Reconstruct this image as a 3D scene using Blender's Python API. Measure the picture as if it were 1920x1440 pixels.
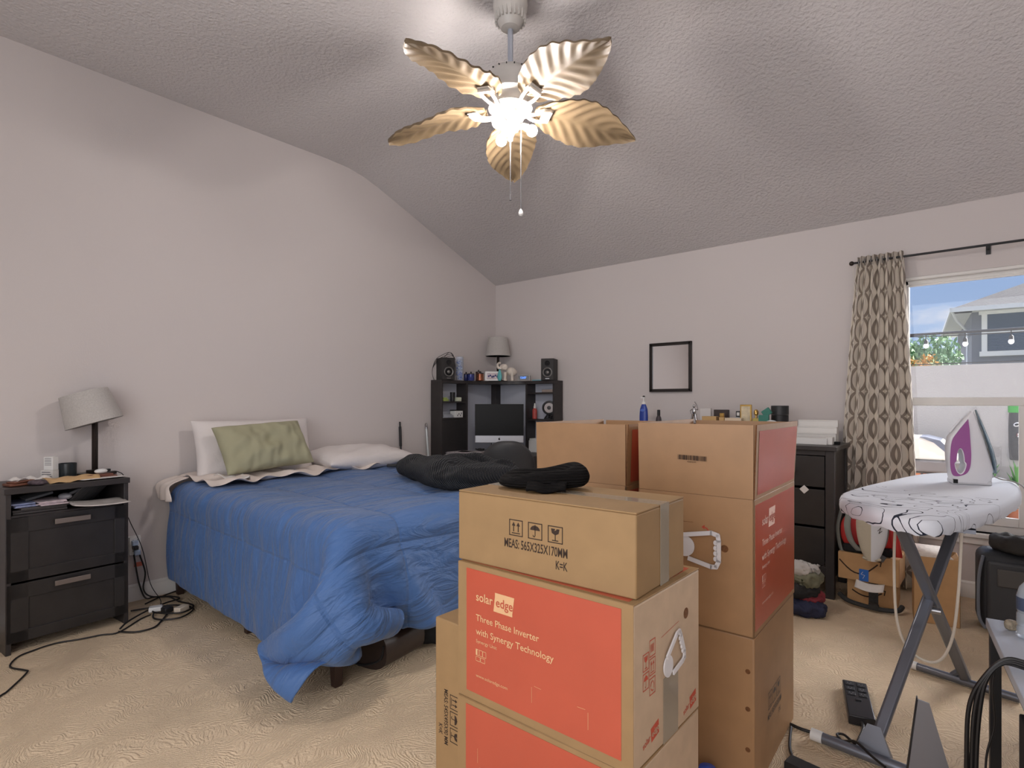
import bpy, math, random
import numpy as np
from mathutils import Vector, Matrix, Euler
random.seed(7)
PI = math.pi
def rad(d): return d * PI / 180
for o in list(bpy.data.objects): bpy.data.objects.remove(o)
scn = bpy.context.scene
COL = scn.collection
def s2l(c):
    c = c / 255.0
    return c / 12.92 if c <= .04045 else ((c + .055) / 1.055) ** 2.4
def rgb(c): return (s2l(c[0]), s2l(c[1]), s2l(c[2]), 1)

# ------------------------------------------------------------------ camera
YAW = math.atan(870 / 1047)
cd = bpy.data.cameras.new('camera'); cam = bpy.data.objects.new('camera', cd); COL.objects.link(cam)
cam.location = (0, 0, 1.25); cam.rotation_euler = (rad(90), 0, YAW)
cd.sensor_width = 36; cd.lens = 36 * 1047 / 1920; cd.shift_y = 35 / 1920; cd.clip_start = .05; cd.clip_end = 400
scn.camera = cam
scn.view_settings.view_transform = 'Standard'; scn.view_settings.look = 'None'
scn.view_settings.gamma = 1; scn.view_settings.use_curve_mapping = False
scn.view_settings.exposure = 0.55

# ------------------------------------------------------------------ sky: blue with clouds, brighter overhead
wd = bpy.data.worlds.new('sky'); scn.world = wd; wd.use_nodes = True
nt = wd.node_tree; nt.nodes.clear(); N = nt.nodes.new; LK = nt.links.new
tc = N('ShaderNodeTexCoord'); sep = N('ShaderNodeSeparateXYZ'); LK(tc.outputs['Generated'], sep.inputs[0])
rmp = N('ShaderNodeValToRGB'); LK(sep.outputs['Z'], rmp.inputs[0])
e = rmp.color_ramp.elements; e[0].position = 0; e[0].color = rgb((200, 222, 250)); e[1].position = .45; e[1].color = rgb((120, 165, 235))
mp = N('ShaderNodeMapping'); mp.inputs['Scale'].default_value = (1, 1, 2.4); mp.inputs['Location'].default_value = (.35, .1, 0); LK(tc.outputs['Generated'], mp.inputs[0])
nz = N('ShaderNodeTexNoise'); nz.inputs['Scale'].default_value = 4.2; nz.inputs['Detail'].default_value = 7; nz.inputs['Roughness'].default_value = .6; LK(mp.outputs[0], nz.inputs[0])
cr = N('ShaderNodeValToRGB'); LK(nz.outputs[0], cr.inputs[0]); cr.color_ramp.elements[0].position = .5; cr.color_ramp.elements[1].position = .62
mx = N('ShaderNodeMixRGB'); LK(cr.outputs[0], mx.inputs[0]); LK(rmp.outputs[0], mx.inputs[1]); mx.inputs[2].default_value = (.95, .95, 1, 1)
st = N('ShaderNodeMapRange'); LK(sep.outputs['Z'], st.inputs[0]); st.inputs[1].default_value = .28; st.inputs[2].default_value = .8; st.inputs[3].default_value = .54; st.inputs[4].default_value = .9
hz = N('ShaderNodeMapRange'); hz.interpolation_type = 'SMOOTHSTEP'; LK(sep.outputs['X'], hz.inputs[0]); hz.inputs[1].default_value = .10; hz.inputs[2].default_value = .42; hz.inputs[3].default_value = 0; hz.inputs[4].default_value = 27   # sky boost added out of view to strengthen the light through the window
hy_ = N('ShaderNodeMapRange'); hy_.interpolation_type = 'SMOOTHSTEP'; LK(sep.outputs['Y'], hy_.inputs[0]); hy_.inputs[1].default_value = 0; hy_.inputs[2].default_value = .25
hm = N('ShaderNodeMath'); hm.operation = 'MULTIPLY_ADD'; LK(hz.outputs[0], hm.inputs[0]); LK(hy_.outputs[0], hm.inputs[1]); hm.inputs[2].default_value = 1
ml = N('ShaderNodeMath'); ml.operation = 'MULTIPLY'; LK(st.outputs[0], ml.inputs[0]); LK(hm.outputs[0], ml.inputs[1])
hf = N('ShaderNodeMapRange'); LK(sep.outputs['X'], hf.inputs[0]); hf.inputs[1].default_value = .12; hf.inputs[2].default_value = .35
m2 = N('ShaderNodeMixRGB'); LK(hf.outputs[0], m2.inputs[0]); LK(mx.outputs[0], m2.inputs[1]); m2.inputs[2].default_value = (1, .96, .92, 1)
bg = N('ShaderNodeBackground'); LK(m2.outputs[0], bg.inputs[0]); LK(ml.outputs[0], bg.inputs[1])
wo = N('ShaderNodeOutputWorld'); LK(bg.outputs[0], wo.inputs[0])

def light(name, kind, loc, rot, energy, color, **kw):
    l = bpy.data.lights.new(name, kind); l.energy = energy; l.color = color
    for k, v in kw.items(): setattr(l, k, v)
    o = bpy.data.objects.new(name, l); COL.objects.link(o); o.location = loc; o.rotation_euler = rot
    return o
light('sun', 'SUN', (0, 0, 20), Vector((.78, -.28, -.95)).to_track_quat('-Z', 'Y').to_euler(), 1.5, (1, .95, .87), angle=.01)
# soft fill light added behind the camera, in front of the closed rear wall
light('rear_fill_light', 'AREA', (-.6, -1.12, 1.55), (rad(90), 0, 0), 48, (.95, .96, 1), shape='RECTANGLE', size=3.4, size_y=2.4)
# sky portal in the bedroom window (guides sky sampling only, gives no light of its own)
light('window_portal', 'AREA', (.42, 4.81, 1.26), (rad(-90), 0, 0), 1, (1, 1, 1), shape='RECTANGLE', size=1.65, size_y=1.68).data.cycles.is_portal = True

# ------------------------------------------------------------------ materials
MC = {}
def mat(name, col, rough=.6, metal=0, var=0, vs=8, bump=0, bs=60, spec=.5, bdist=.01, coat=0, emit=None, alpha=1, trans=0, wave=None, sheen=0, det=3):
    if name in MC: return MC[name]
    m = bpy.data.materials.new(name); m.use_nodes = True; t = m.node_tree; b = t.nodes['Principled BSDF']
    b.inputs['Base Color'].default_value = rgb(col); b.inputs['Roughness'].default_value = rough; b.inputs['Metallic'].default_value = metal
    b.inputs['Specular IOR Level'].default_value = spec; b.inputs['Coat Weight'].default_value = coat
    b.inputs['Alpha'].default_value = alpha; b.inputs['Transmission Weight'].default_value = trans; b.inputs['Sheen Weight'].default_value = sheen
    if emit: b.inputs['Emission Color'].default_value = (*emit[0], 1); b.inputs['Emission Strength'].default_value = emit[1]
    co = t.nodes.new('ShaderNodeTexCoord')
    if var:
        n = t.nodes.new('ShaderNodeTexNoise'); n.inputs['Scale'].default_value = vs; n.inputs['Detail'].default_value = 5
        t.links.new(co.outputs['Object'], n.inputs[0])
        r = t.nodes.new('ShaderNodeMapRange'); r.inputs[1].default_value = .3; r.inputs[2].default_value = .7; r.inputs[3].default_value = 1 - var; r.inputs[4].default_value = 1 + var
        t.links.new(n.outputs[0], r.inputs[0])
        h = t.nodes.new('ShaderNodeHueSaturation'); h.inputs['Color'].default_value = rgb(col); t.links.new(r.outputs[0], h.inputs['Value']); t.links.new(h.outputs[0], b.inputs['Base Color'])
    if bump or wave:
        bp = t.nodes.new('ShaderNodeBump'); bp.inputs['Strength'].default_value = bump; bp.inputs['Distance'].default_value = bdist
        if wave:
            w = t.nodes.new('ShaderNodeTexWave'); w.inputs['Scale'].default_value = wave[0]; w.inputs['Distortion'].default_value = wave[1]; w.inputs['Detail'].default_value = 2
            w.bands_direction = wave[2] if len(wave) > 2 else 'X'
            t.links.new(co.outputs['Object'], w.inputs[0]); t.links.new(w.outputs[1], bp.inputs['Height'])
        else:
            n = t.nodes.new('ShaderNodeTexNoise'); n.inputs['Scale'].default_value = bs; n.inputs['Detail'].default_value = det
            t.links.new(co.outputs['Object'], n.inputs[0]); t.links.new(n.outputs[0], bp.inputs['Height'])
        t.links.new(bp.outputs[0], b.inputs['Normal'])
    MC[name] = m; return m
def nodes_of(m):
    t = m.node_tree; return t, t.nodes['Principled BSDF'], t.nodes.new, t.links.new
def math_n(new, link, op, a, b=None, c=None):
    n = new('ShaderNodeMath'); n.operation = op
    for i, v in enumerate((a, b, c)):
        if v is None: continue
        if isinstance(v, (int, float)): n.inputs[i].default_value = v
        else: link(v, n.inputs[i])
    return n.outputs[0]

WALL = mat('wall_paint', (214, 207, 205), .9, bump=.12, bs=160, bdist=.004, spec=.2)
CEIL = mat('ceiling_texture', (210, 206, 206), .95, bump=.75, bs=55, bdist=.012, spec=.1, det=2)
TRIM = mat('white_trim', (236, 234, 230), .45)
KRAFT = mat('kraft_cardboard', (156, 126, 88), .6, var=.05, vs=14, bump=.05, bs=200, bdist=.002, spec=.3)
KRAFT2 = mat('brown_cardboard', (166, 128, 90), .5, var=.07, vs=10, bump=.05, bs=200, bdist=.002, spec=.6)
KRAFTP = mat('pale_cardboard', (200, 176, 150), .55, var=.06, vs=20, bump=.05, bs=200, bdist=.002, spec=.2)
KEDGE = mat('cardboard_edge', (112, 74, 44), .95, var=.25, vs=120)
ORANGE = mat('orange_print', (188, 84, 62), .28, var=.04, vs=6, spec=.7)
INKL = mat('pale_ink', (222, 178, 132), .8)
INKD = mat('black_ink', (52, 36, 26), .8)
INKR = mat('red_ink', (196, 84, 62), .8)
BLKW = mat('black_brown_wood', (50, 46, 46), .42, var=.12, vs=18, bump=.08, wave=(6, 8, 'Z'), bdist=.002)
BLKF = mat('drawer_black', (44, 42, 42), .38, var=.15, vs=9, bump=.06, wave=(5, 9, 'Z'), bdist=.002)
BLK = mat('black_plastic', (32, 32, 34), .45)
BLKM = mat('black_matte', (24, 24, 26), .85)
STEEL = mat('brushed_steel', (170, 170, 174), .35, 1)
CHROME = mat('chrome', (210, 210, 212), .12, 1)
GREYM = mat('grey_painted_metal', (118, 122, 132), .35, .6)
WHT = mat('white_plastic', (232, 232, 230), .4)
PAPER = mat('paper_white', (226, 222, 218), .8, var=.04, vs=30)
PAPERB = mat('newsprint', (188, 180, 182), .85, var=.3, vs=70)
CABLE = mat('black_cable', (22, 20, 20), .5)
CABLEW = mat('white_cable', (214, 208, 200), .5)
SHADE = mat('lampshade_fabric', (188, 184, 180), .95, var=.1, vs=160, bump=.3, bs=220, bdist=.002)
LAMPM = mat('lamp_metal', (64, 58, 56), .3, .9)
SHEET = mat('cream_sheet', (226, 214, 206), .9, bump=.2, bs=9, bdist=.03)
GLASSB = mat('blue_glass', (40, 80, 190), .08, trans=.6)
GOLD = mat('gold_metal', (206, 170, 100), .25, 1)

# ------------------------------------------------------------------ mesh building
class MB:
    def __init__(s): s.v = []; s.f = []; s.mi = []; s.uv = None
    def add(s, vs, fs, m=0, T=None):
        n = len(s.v)
        if T is not None: vs = [tuple(T @ Vector(p)) for p in vs]
        s.v += [tuple(p) for p in vs]; s.f += [tuple(i + n for i in f) for f in fs]; s.mi += [m] * len(fs); return s
    def box(s, x0, x1, y0, y1, z0, z1, m=0, T=None):
        return s.add([(x, y, z) for x in (x0, x1) for y in (y0, y1) for z in (z0, z1)],
                     [(0, 1, 3, 2), (4, 6, 7, 5), (0, 4, 5, 1), (2, 3, 7, 6), (0, 2, 6, 4), (1, 5, 7, 3)], m, T)
    def cb(s, c, d, rot=(0, 0, 0), m=0):
        T = Matrix.Translation(c) @ Euler(rot).to_matrix().to_4x4()
        return s.box(-d[0]/2, d[0]/2, -d[1]/2, d[1]/2, -d[2]/2, d[2]/2, m, T)
    def tube(s, P, r, n=10, m=0, closed=False):
        P = [Vector(p) for p in P]; k = len(P); R = r if isinstance(r, (list, tuple)) else [r] * k
        vs = []; up = Vector((0, 0, 1)); pn = None
        for i, p in enumerate(P):
            a = P[i-1] if i else (P[-1] if closed else p); b = P[(i+1) % k] if (i < k-1 or closed) else p
            t = (b - a)
            t = t.normalized() if t.length > 1e-9 else Vector((0, 0, 1))
            if pn is None: q = t.cross(up if abs(t.z) < .95 else Vector((1, 0, 0))).normalized()
            else:
                q = (pn - t * pn.dot(t)); q = q.normalized() if q.length > 1e-6 else t.orthogonal().normalized()
            pn = q; w = t.cross(q)
            vs += [p + (q * math.cos(2*PI*j/n) + w * math.sin(2*PI*j/n)) * R[i] for j in range(n)]
        fs = []
        for i in range(k if closed else k-1):
            for j in range(n):
                a, b = i*n+j, i*n+(j+1) % n; c, d = ((i+1) % k)*n+(j+1) % n, ((i+1) % k)*n+j
                fs.append((a, d, c, b))
        if not closed: fs += [tuple(range(n)), tuple(range(k*n-1, (k-1)*n-1, -1))]
        return s.add(vs, fs, m)
    def lathe(s, prof, c=(0, 0, 0), n=28, m=0, T=None, sx=1, sy=1):
        vs = [(c[0]+r*math.cos(2*PI*j/n)*sx, c[1]+r*math.sin(2*PI*j/n)*sy, c[2]+z) for r, z in prof for j in range(n)]
        fs = [(i*n+j, i*n+(j+1) % n, (i+1)*n+(j+1) % n, (i+1)*n+j) for i in range(len(prof)-1) for j in range(n)]
        if prof[0][0] > 1e-6: fs.append(tuple(range(n-1, -1, -1)))
        if prof[-1][0] > 1e-6: fs.append(tuple(range((len(prof)-1)*n, len(prof)*n)))
        return s.add(vs, fs, m, T)
    def prism(s, poly, h, m=0, T=None, z0=0):
        k = len(poly); A = sum(poly[i][0]*poly[(i+1) % k][1]-poly[(i+1) % k][0]*poly[i][1] for i in range(k))
        if A < 0: poly = poly[::-1]
        vs = [(x, y, z0) for x, y in poly] + [(x, y, z0+h) for x, y in poly]
        fs = [tuple(range(k-1, -1, -1)), tuple(range(k, 2*k))] + [(i, (i+1) % k, k+(i+1) % k, k+i) for i in range(k)]
        return s.add(vs, fs, m, T)
    def surf(s, fn, nu, nv, m=0, cu=False, cv=False, T=None):
        vs = [fn(i/(nu if cu else nu-1), j/(nv if cv else nv-1)) for i in range(nu) for j in range(nv)]
        fs = [(i*nv+j, ((i+1) % nu)*nv+j, ((i+1) % nu)*nv+(j+1) % nv, i*nv+(j+1) % nv) for i in range(nu if cu else nu-1) for j in range(nv if cv else nv-1)]
        return s.add(vs, fs, m, T)
    def ball(s, c, r, n=16, m=0, T=None):
        r = (r, r, r) if not isinstance(r, (tuple, list)) else r
        k = n//2
        return s.lathe([(max(math.sin(PI*i/k), 1e-4 if 0 < i < k else 0)*1.0, -math.cos(PI*i/k)) for i in range(k+1)], n=n, m=m,
                       T=(T or Matrix()) @ Matrix.Translation(c) @ Matrix.Diagonal((*r, 1)))
    def text(s, body, size, T, m=0, bold=.0, sx=1.0, align='LEFT', th=.0006):
        cu = bpy.data.curves.new('t', 'FONT'); cu.body = body; cu.size = size; cu.offset = bold; cu.align_x = align; cu.extrude = 0; cu.resolution_u = 3
        o = bpy.data.objects.new('t', cu); COL.objects.link(o); bpy.context.view_layer.update()
        me = bpy.data.meshes.new_from_object(o.evaluated_get(bpy.context.evaluated_depsgraph_get()))
        vs = [(v.co.x*sx, v.co.y, 0) for v in me.vertices]; fs = [tuple(p.vertices) for p in me.polygons]
        s.add(vs, fs, m, T); w = max([v[0] for v in vs] or [0])
        bpy.data.objects.remove(o); bpy.data.curves.remove(cu); bpy.data.meshes.remove(me); return w
    def build(s, name, mats, parent=None, loc=(0, 0, 0), rot=(0, 0, 0), smooth=35, bevel=0, seg=2, subd=0, solid=0, recalc=True):
        me = bpy.data.meshes.new(name); me.from_pydata(s.v, [], s.f)
        for mm in (mats if isinstance(mats, (list, tuple)) else [mats]): me.materials.append(mm)
        me.polygons.foreach_set('material_index', s.mi)
        if s.uv is not None:
            ul = me.uv_layers.new(name='UVMap')
            for l in me.loops: ul.data[l.index].uv = s.uv[l.vertex_index]
        if recalc:
            import bmesh
            bm = bmesh.new(); bm.from_mesh(me); bmesh.ops.recalc_face_normals(bm, faces=bm.faces); bm.to_mesh(me); bm.free()
        me.validate(); me.update()
        if smooth:
            me.polygons.foreach_set('use_smooth', [True]*len(me.polygons)); me.set_sharp_from_angle(angle=rad(smooth))
        o = bpy.data.objects.new(name, me); COL.objects.link(o); o.location = loc; o.rotation_euler = rot
        if parent: o.parent = parent
        if bevel:
            b = o.modifiers.new('bevel', 'BEVEL'); b.width = bevel; b.segments = seg; b.limit_method = 'ANGLE'; b.angle_limit = rad(40)
        if solid:
            b = o.modifiers.new('solid', 'SOLIDIFY'); b.thickness = solid; b.offset = 0
        if subd:
            b = o.modifiers.new('sub', 'SUBSURF'); b.levels = subd; b.render_levels = subd
        return o
def thing(name, label, cat, loc=(0, 0, 0), rz=0, group=None, rot=None):
    o = bpy.data.objects.new(name, None); COL.objects.link(o); o.empty_display_size = .05
    o.location = loc; o.rotation_euler = rot or (0, 0, rad(rz)); o['label'] = label; o['category'] = cat
    if group: o['group'] = group
    return o
def tag(o, label, cat, group=None, kind=None):
    o['label'] = label; o['category'] = cat
    if group: o['group'] = group
    if kind: o['kind'] = kind
    return o
def struct(o, name=None): o['kind'] = 'structure'; return o
def spline(P, n=8, closed=False):
    P = [Vector(p) for p in P]; out = []; k = len(P)
    for i in range(k if closed else k-1):
        a, b, c, d = (P[(i-1) % k] if (i or closed) else P[0]), P[i], P[(i+1) % k], P[(i+2) % k] if (i+2 < k or closed) else P[-1]
        for j in range(n):
            t = j/n; out.append(.5*((2*b)+(c-a)*t+(2*a-5*b+4*c-d)*t*t+(3*b-a-3*c+d)*t**3))
    if not closed: out.append(P[-1])
    return out
FRONT = Matrix(((1, 0, 0, 0), (0, 0, -1, 0), (0, 1, 0, 0), (0, 0, 0, 1)))      # xy drawing -> upright, facing -Y
def fr(x, y, z): return Matrix.Translation((x, y, z)) @ FRONT                    # print on a face looking to -Y
SIDE = Matrix(((0, 0, 1, 0), (1, 0, 0, 0), (0, 1, 0, 0), (0, 0, 0, 1)))         # print on a face looking to +X
def sd(x, y, z): return Matrix.Translation((x, y, z)) @ SIDE
def line2(mb, pts, w, T, m=0, closed=False):
    k = len(pts)
    for i in range(k if closed else k-1):
        a = Vector(pts[i]); b = Vector(pts[(i+1) % k]); d = (b-a).normalized(); q = Vector((-d.y, d.x))*w/2
        a2 = a-d*w/2; b2 = b+d*w/2
        mb.add([(*(a2-q), 0), (*(b2-q), 0), (*(b2+q), 0), (*(a2+q), 0)], [(0, 1, 2, 3)], m, T)
def rect2(mb, x0, y0, x1, y1, T, m=0): mb.add([(x0, y0, 0), (x1, y0, 0), (x1, y1, 0), (x0, y1, 0)], [(0, 1, 2, 3)], m, T)
def poly2(mb, pts, T, m=0): mb.add([(x, y, 0) for x, y in pts], [tuple(range(len(pts)))], m, T)

# ------------------------------------------------------------------ room shell
XL, YB = -4.09, 4.64
CP = [(-1.35, 3.25), (2.55, 3.25), (2.75, 3.24), (2.9, 3.212), (3.05, 3.165), (3.2, 3.108), (4.64, 2.543)]
m = mat('carpet', (222, 200, 170), .98, var=.10, vs=1.6, spec=.1)
t, b, new, link = nodes_of(m)
co = new('ShaderNodeTexCoord')
n1 = new('ShaderNodeTexNoise'); n1.inputs['Scale'].default_value = 2.6; n1.inputs['Detail'].default_value = 2; link(co.outputs['Object'], n1.inputs[0])
va = new('ShaderNodeVectorMath'); va.operation = 'MULTIPLY_ADD'; link(n1.outputs['Color'], va.inputs[0]); va.inputs[1].default_value = (.9, .9, 0); link(co.outputs['Object'], va.inputs[2])
w1 = new('ShaderNodeTexWave'); w1.inputs['Scale'].default_value = 20; w1.inputs['Distortion'].default_value = 6; w1.inputs['Detail'].default_value = 2; w1.inputs['Detail Scale'].default_value = 2.4; link(va.outputs[0], w1.inputs[0])
n2 = new('ShaderNodeTexNoise'); n2.inputs['Scale'].default_value = 120; n2.inputs['Detail'].default_value = 3; link(co.outputs['Object'], n2.inputs[0])
hh = math_n(new, link, 'MULTIPLY_ADD', w1.outputs[1], .55, math_n(new, link, 'MULTIPLY', n2.outputs[0], .9))
bp = new('ShaderNodeBump'); bp.inputs['Strength'].default_value = .6; bp.inputs['Distance'].default_value = .009; link(hh, bp.inputs['Height']); link(bp.outputs[0], b.inputs['Normal'])
CARPET = m
struct(MB().box(XL-.1, 1.5, -1.35, YB+.12, -.12, 0).build('floor', CARPET, smooth=0))
def profile_wall(name, x0, x1, ya=-1.35):
    pts = [(ya, 0), (ya, 3.25)] + CP[1:] + [(YB, 0)]
    T = Matrix(((0, 0, 1, 0), (1, 0, 0, 0), (0, 1, 0, 0), (0, 0, 0, 1)))
    return struct(MB().prism(pts, x1-x0, T=T, z0=x0).build(name, WALL, smooth=0))
profile_wall('wall_left', XL-.12, XL); profile_wall('wall_right', 1.38, 1.5)
WX0, WX1, WZ0, WZ1 = -.40, 1.25, .42, 2.10
w = MB(); w.box(XL, WX0, YB, YB+.16, 0, 2.56).box(WX1, 1.5, YB, YB+.16, 0, 2.56).box(WX0, WX1, YB, YB+.16, 0, WZ0).box(WX0, WX1, YB, YB+.16, WZ1, 2.56)
struct(w.build('wall_back', WALL, smooth=0))
w = MB(); w.box(XL, 1.38, -1.35, -1.2, 0, 3.25)
struct(w.build('wall_rear', WALL, smooth=0))
T = Matrix(((0, 0, 1, 0), (1, 0, 0, 0), (0, 1, 0, 0), (0, 0, 0, 1)))
pts = CP + [(YB+.16, 2.49), (YB+.16, 2.75), (3.0, 3.4), (-1.35, 3.4)]
struct(MB().prism(pts, 5.8, T=T, z0=XL-.12).build('ceiling', CEIL, smooth=20))
def base_prof(): return [(0, 0), (.016, 0), (.016, .07), (.012, .078), (.012, .092), (.006, .1), (0, .104)]
struct(MB().prism(base_prof(), YB+.04, T=Matrix(((1, 0, 0, XL), (0, 0, 1, -.04), (0, 1, 0, 0), (0, 0, 0, 1)))).build('baseboard_left', TRIM))
struct(MB().prism(base_prof(), 1.38-XL, T=Matrix(((0, 0, 1, XL), (-1, 0, 0, YB), (0, 1, 0, 0), (0, 0, 0, 1)))).build('baseboard_back', TRIM))

# ------------------------------------------------------------------ window
GL = bpy.data.materials.new('window_glass'); GL.use_nodes = True; t = GL.node_tree; t.nodes.clear()
tr = t.nodes.new('ShaderNodeBsdfTransparent'); tr.inputs[0].default_value = (.97, .98, 1, 1); gs = t.nodes.new('ShaderNodeBsdfGlossy'); gs.inputs['Roughness'].default_value = .02
fz = t.nodes.new('ShaderNodeFresnel'); fz.inputs[0].default_value = 1.35; ms = t.nodes.new('ShaderNodeMixShader'); ou = t.nodes.new('ShaderNodeOutputMaterial')
t.links.new(fz.outputs[0], ms.inputs[0]); t.links.new(tr.outputs[0], ms.inputs[1]); t.links.new(gs.outputs[0], ms.inputs[2]); t.links.new(ms.outputs[0], ou.inputs[0])
win = bpy.data.objects.new('window_1', None); COL.objects.link(win); win.location = (WX0, YB, WZ0); win['kind'] = 'structure'
W_, H_ = WX1-WX0, WZ1-WZ0
f = MB(); y0, y1 = .05, .13
f.box(0, .045, y0, y1, 0, H_).box(W_-.045, W_, y0, y1, 0, H_).box(0, W_, y0, y1, H_-.045, H_).box(0, W_, y0, y1, 0, .05)
f.box(.02, W_-.02, y0-.012, y0, H_-.06, H_-.045).box(0, W_, .0, y0, H_-.02, H_)
f.build('window_frame', TRIM, win, bevel=.004)
zr = .81
f = MB().box(.045, W_-.045, .04, .075, zr, zr+.055).box(.045, .07, .04, .07, .05, zr).box(.605, .65, .04, .08, .05, zr).box(.65, W_-.045, .042, .07, .05, .1).box(.045, .605, .04, .07, .05, .105)
f.build('lower_sash', TRIM, win, bevel=.004)
f = MB().cb((.38, .033, .078), (.15, .012, .012)).cb((.31, .037, .078), (.012, .012, .01)).cb((.45, .037, .078), (.012, .012, .01))
f.build('sash_handle', WHT, win, bevel=.003)
MB().box(.07, .61, .055, .059, .1, zr).build('lower_pane', GL, win, smooth=0)
MB().box(.65, W_-.05, .055, .059, .1, zr).build('lower_pane', GL, win, smooth=0)
MB().box(.045, W_-.045, .095, .099, zr+.02, H_-.045).build('upper_pane', GL, win, smooth=0)
s = MB().box(-.05, W_+.05, -.035, .06, -.03, 0).box(-.03, W_+.03, -.014, 0, -.075, -.03)
s.build('window_sill', TRIM, win, bevel=.006)

# ------------------------------------------------------------------ ceiling fan
FX, FY, FZ = -1.757, 2.102, 2.70
fan = thing('ceiling_fan', 'tropical ceiling fan with five leaf-shaped blades and lit bulbs, hanging from the ceiling', 'ceiling fan', (FX, FY, FZ))
FW = mat('fan_cream_metal', (206, 202, 196), .4, var=.04, vs=20)
MB().lathe([(.05, .55), (.082, .545), (.086, .50), (.083, .47), (.076, .45), (.062, .41), (.045, .385), (.026, .378)], n=36).build('canopy', FW, fan)
g = MB()
for k in range(22):
    a = 2*PI*k/22; g.cb((.072*math.cos(a), .072*math.sin(a), .435), (.012, .008, .045), (0, rad(-22), 0) if 0 else (0, 0, a))
g.build('canopy_flute', FW, fan, bevel=.002)
MB().tube([(0, 0, .39), (0, 0, .17)], .0135, 14).build('downrod', mat('rod_grey', (178, 184, 196), .35, .3), fan)
MB().lathe([(.015, .195), (.06, .188), (.098, .165), (.122, .125), (.128, .08), (.125, .05), (.105, .035), (.10, .0), (.108, -.012), (.09, -.03), (.055, -.035)], n=40).build('motor_housing', FW, fan)
for k in range(18):
    a = 2*PI*k/18; MB().cb((.103*math.cos(a), .103*math.sin(a), .155), (.016, .004, .006), (0, 0, a)).build('vent_slot', BLKM, fan)
LEAF = mat('carved_leaf_wood', (112, 95, 72), .5, var=.10, vs=14, spec=.5)
def leaf_w(t): return .142 * (math.sin(PI*min(1, t*.98+.02)**.82)**.75) * (1-.12*t) + .004
def leaf():
    mb = MB(); nu, nv = 70, 30
    L0, L1 = .13, .685
    def top(u, v, dz=0):
        s = v*2-1; w = leaf_w(u)*(1+.035*abs(math.sin(u*PI*9)))
        x = L0+(L1-L0)*u - .03*abs(s)*0; y = s*w
        vein = (u*13 - abs(s)*3.0)
        rib = .0048*math.cos(vein*2*PI*.62)*min(1, abs(s)*3)*(1-.4*u)
        z = rib + .012*(1-math.exp(-abs(s)*5)) - .02*s*s - .06*u**1.8 + .010*math.sin(u*9)*s
        return (x, y, z+dz)
    mb.surf(lambda u, v: top(u, v), nu, nv)
    mb.surf(lambda u, v: top(u, v, .009), nu, nv)
    n = nu*nv
    ring = [i*nv for i in range(nu)] + [(nu-1)*nv+j for j in range(1, nv)] + [i*nv+nv-1 for i in range(nu-2, -1, -1)] + [j for j in range(nv-2, 0, -1)]
    for i in range(len(ring)):
        a, b_ = ring[i], ring[(i+1) % len(ring)]; mb.f.append((a, b_, b_+n, a+n)); mb.mi.append(0)
    return mb
tilt = Matrix.Rotation(rad(2.6), 4, Vector((.769, .639, 0)))
for k in range(5):
    a = PI/2+YAW+2*PI*k/5
    R = tilt.to_3x3().inverted().to_4x4() @ Matrix.Rotation(a, 4, 'Z')
    P = R @ Matrix.Rotation(rad(-14), 4, 'X')
    bl = leaf().build('blade', LEAF, fan, smooth=60, rot=P.to_euler())
    bl.location = (0, 0, -.005)
    g = MB(); g.tube(spline([(.07, 0, -.02), (.10, -.012, -.036), (.15, -.028, -.03), (.20, -.03, -.018)], 5), .008, 8)
    g.tube(spline([(.07, 0, -.02), (.10, .012, -.036), (.15, .028, -.03), (.20, .03, -.018)], 5), .008, 8)
    g.tube([(.2, -.034, -.018), (.2, .034, -.018)], .009, 8).cb((.19, 0, -.008), (.05, .07, .006))
    g.build('blade_bracket', FW, fan, rot=P.to_euler())
MB().lathe([(.045, -.03), (.062, -.035), (.066, -.055), (.058, -.075), (.05, -.085), (.05, -.1), (.03, -.112), (.012, -.15), (.012, -.165), (.004, -.172), (0, -.174)]).build('light_fitter', FW, fan)
BULB = mat('lit_bulb', (255, 246, 230), .4, emit=((1, .92, .87), 350))
for k in range(3):
    a = PI/2+YAW + 2*PI*k/3 + .45; c, s_ = math.cos(a), math.sin(a)
    g = MB(); g.tube([(.03*c, .03*s_, -.085), (.07*c, .07*s_, -.098), (.082*c, .082*s_, -.104)], [.012, .016, .018], 12)
    so = g.build('lamp_socket', FW, fan)
    MB().ball((.106*c, .106*s_, -.120), .027, 16).build('bulb', BULB, so)
def chain(x, y, z0, z1, pull):
    g = MB(); g.tube([(x, y, z0), (x, y, z1)], .0022, 6)
    n = int((z0-z1)/.011)
    for i in range(n): g.ball((x, y, z0-i*(z0-z1)/n), .0036, 6)
    c = g.build('pull_chain', STEEL, fan)
    if pull: MB().lathe([(.002, 0), (.006, -.004), (.011, -.016), (.012, -.026), (.007, -.034), (0, -.036)], c=(x, y, z1), n=14).build('chain_pull', WHT, c)
    else: MB().tube([(x, y, z1), (x, y, z1-.028)], .006, 10).build('chain_pull', CHROME, c)
chain(.0, 0, -.172, -.43, 0); chain(.04, .033, -.1, -.50, 1)

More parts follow.
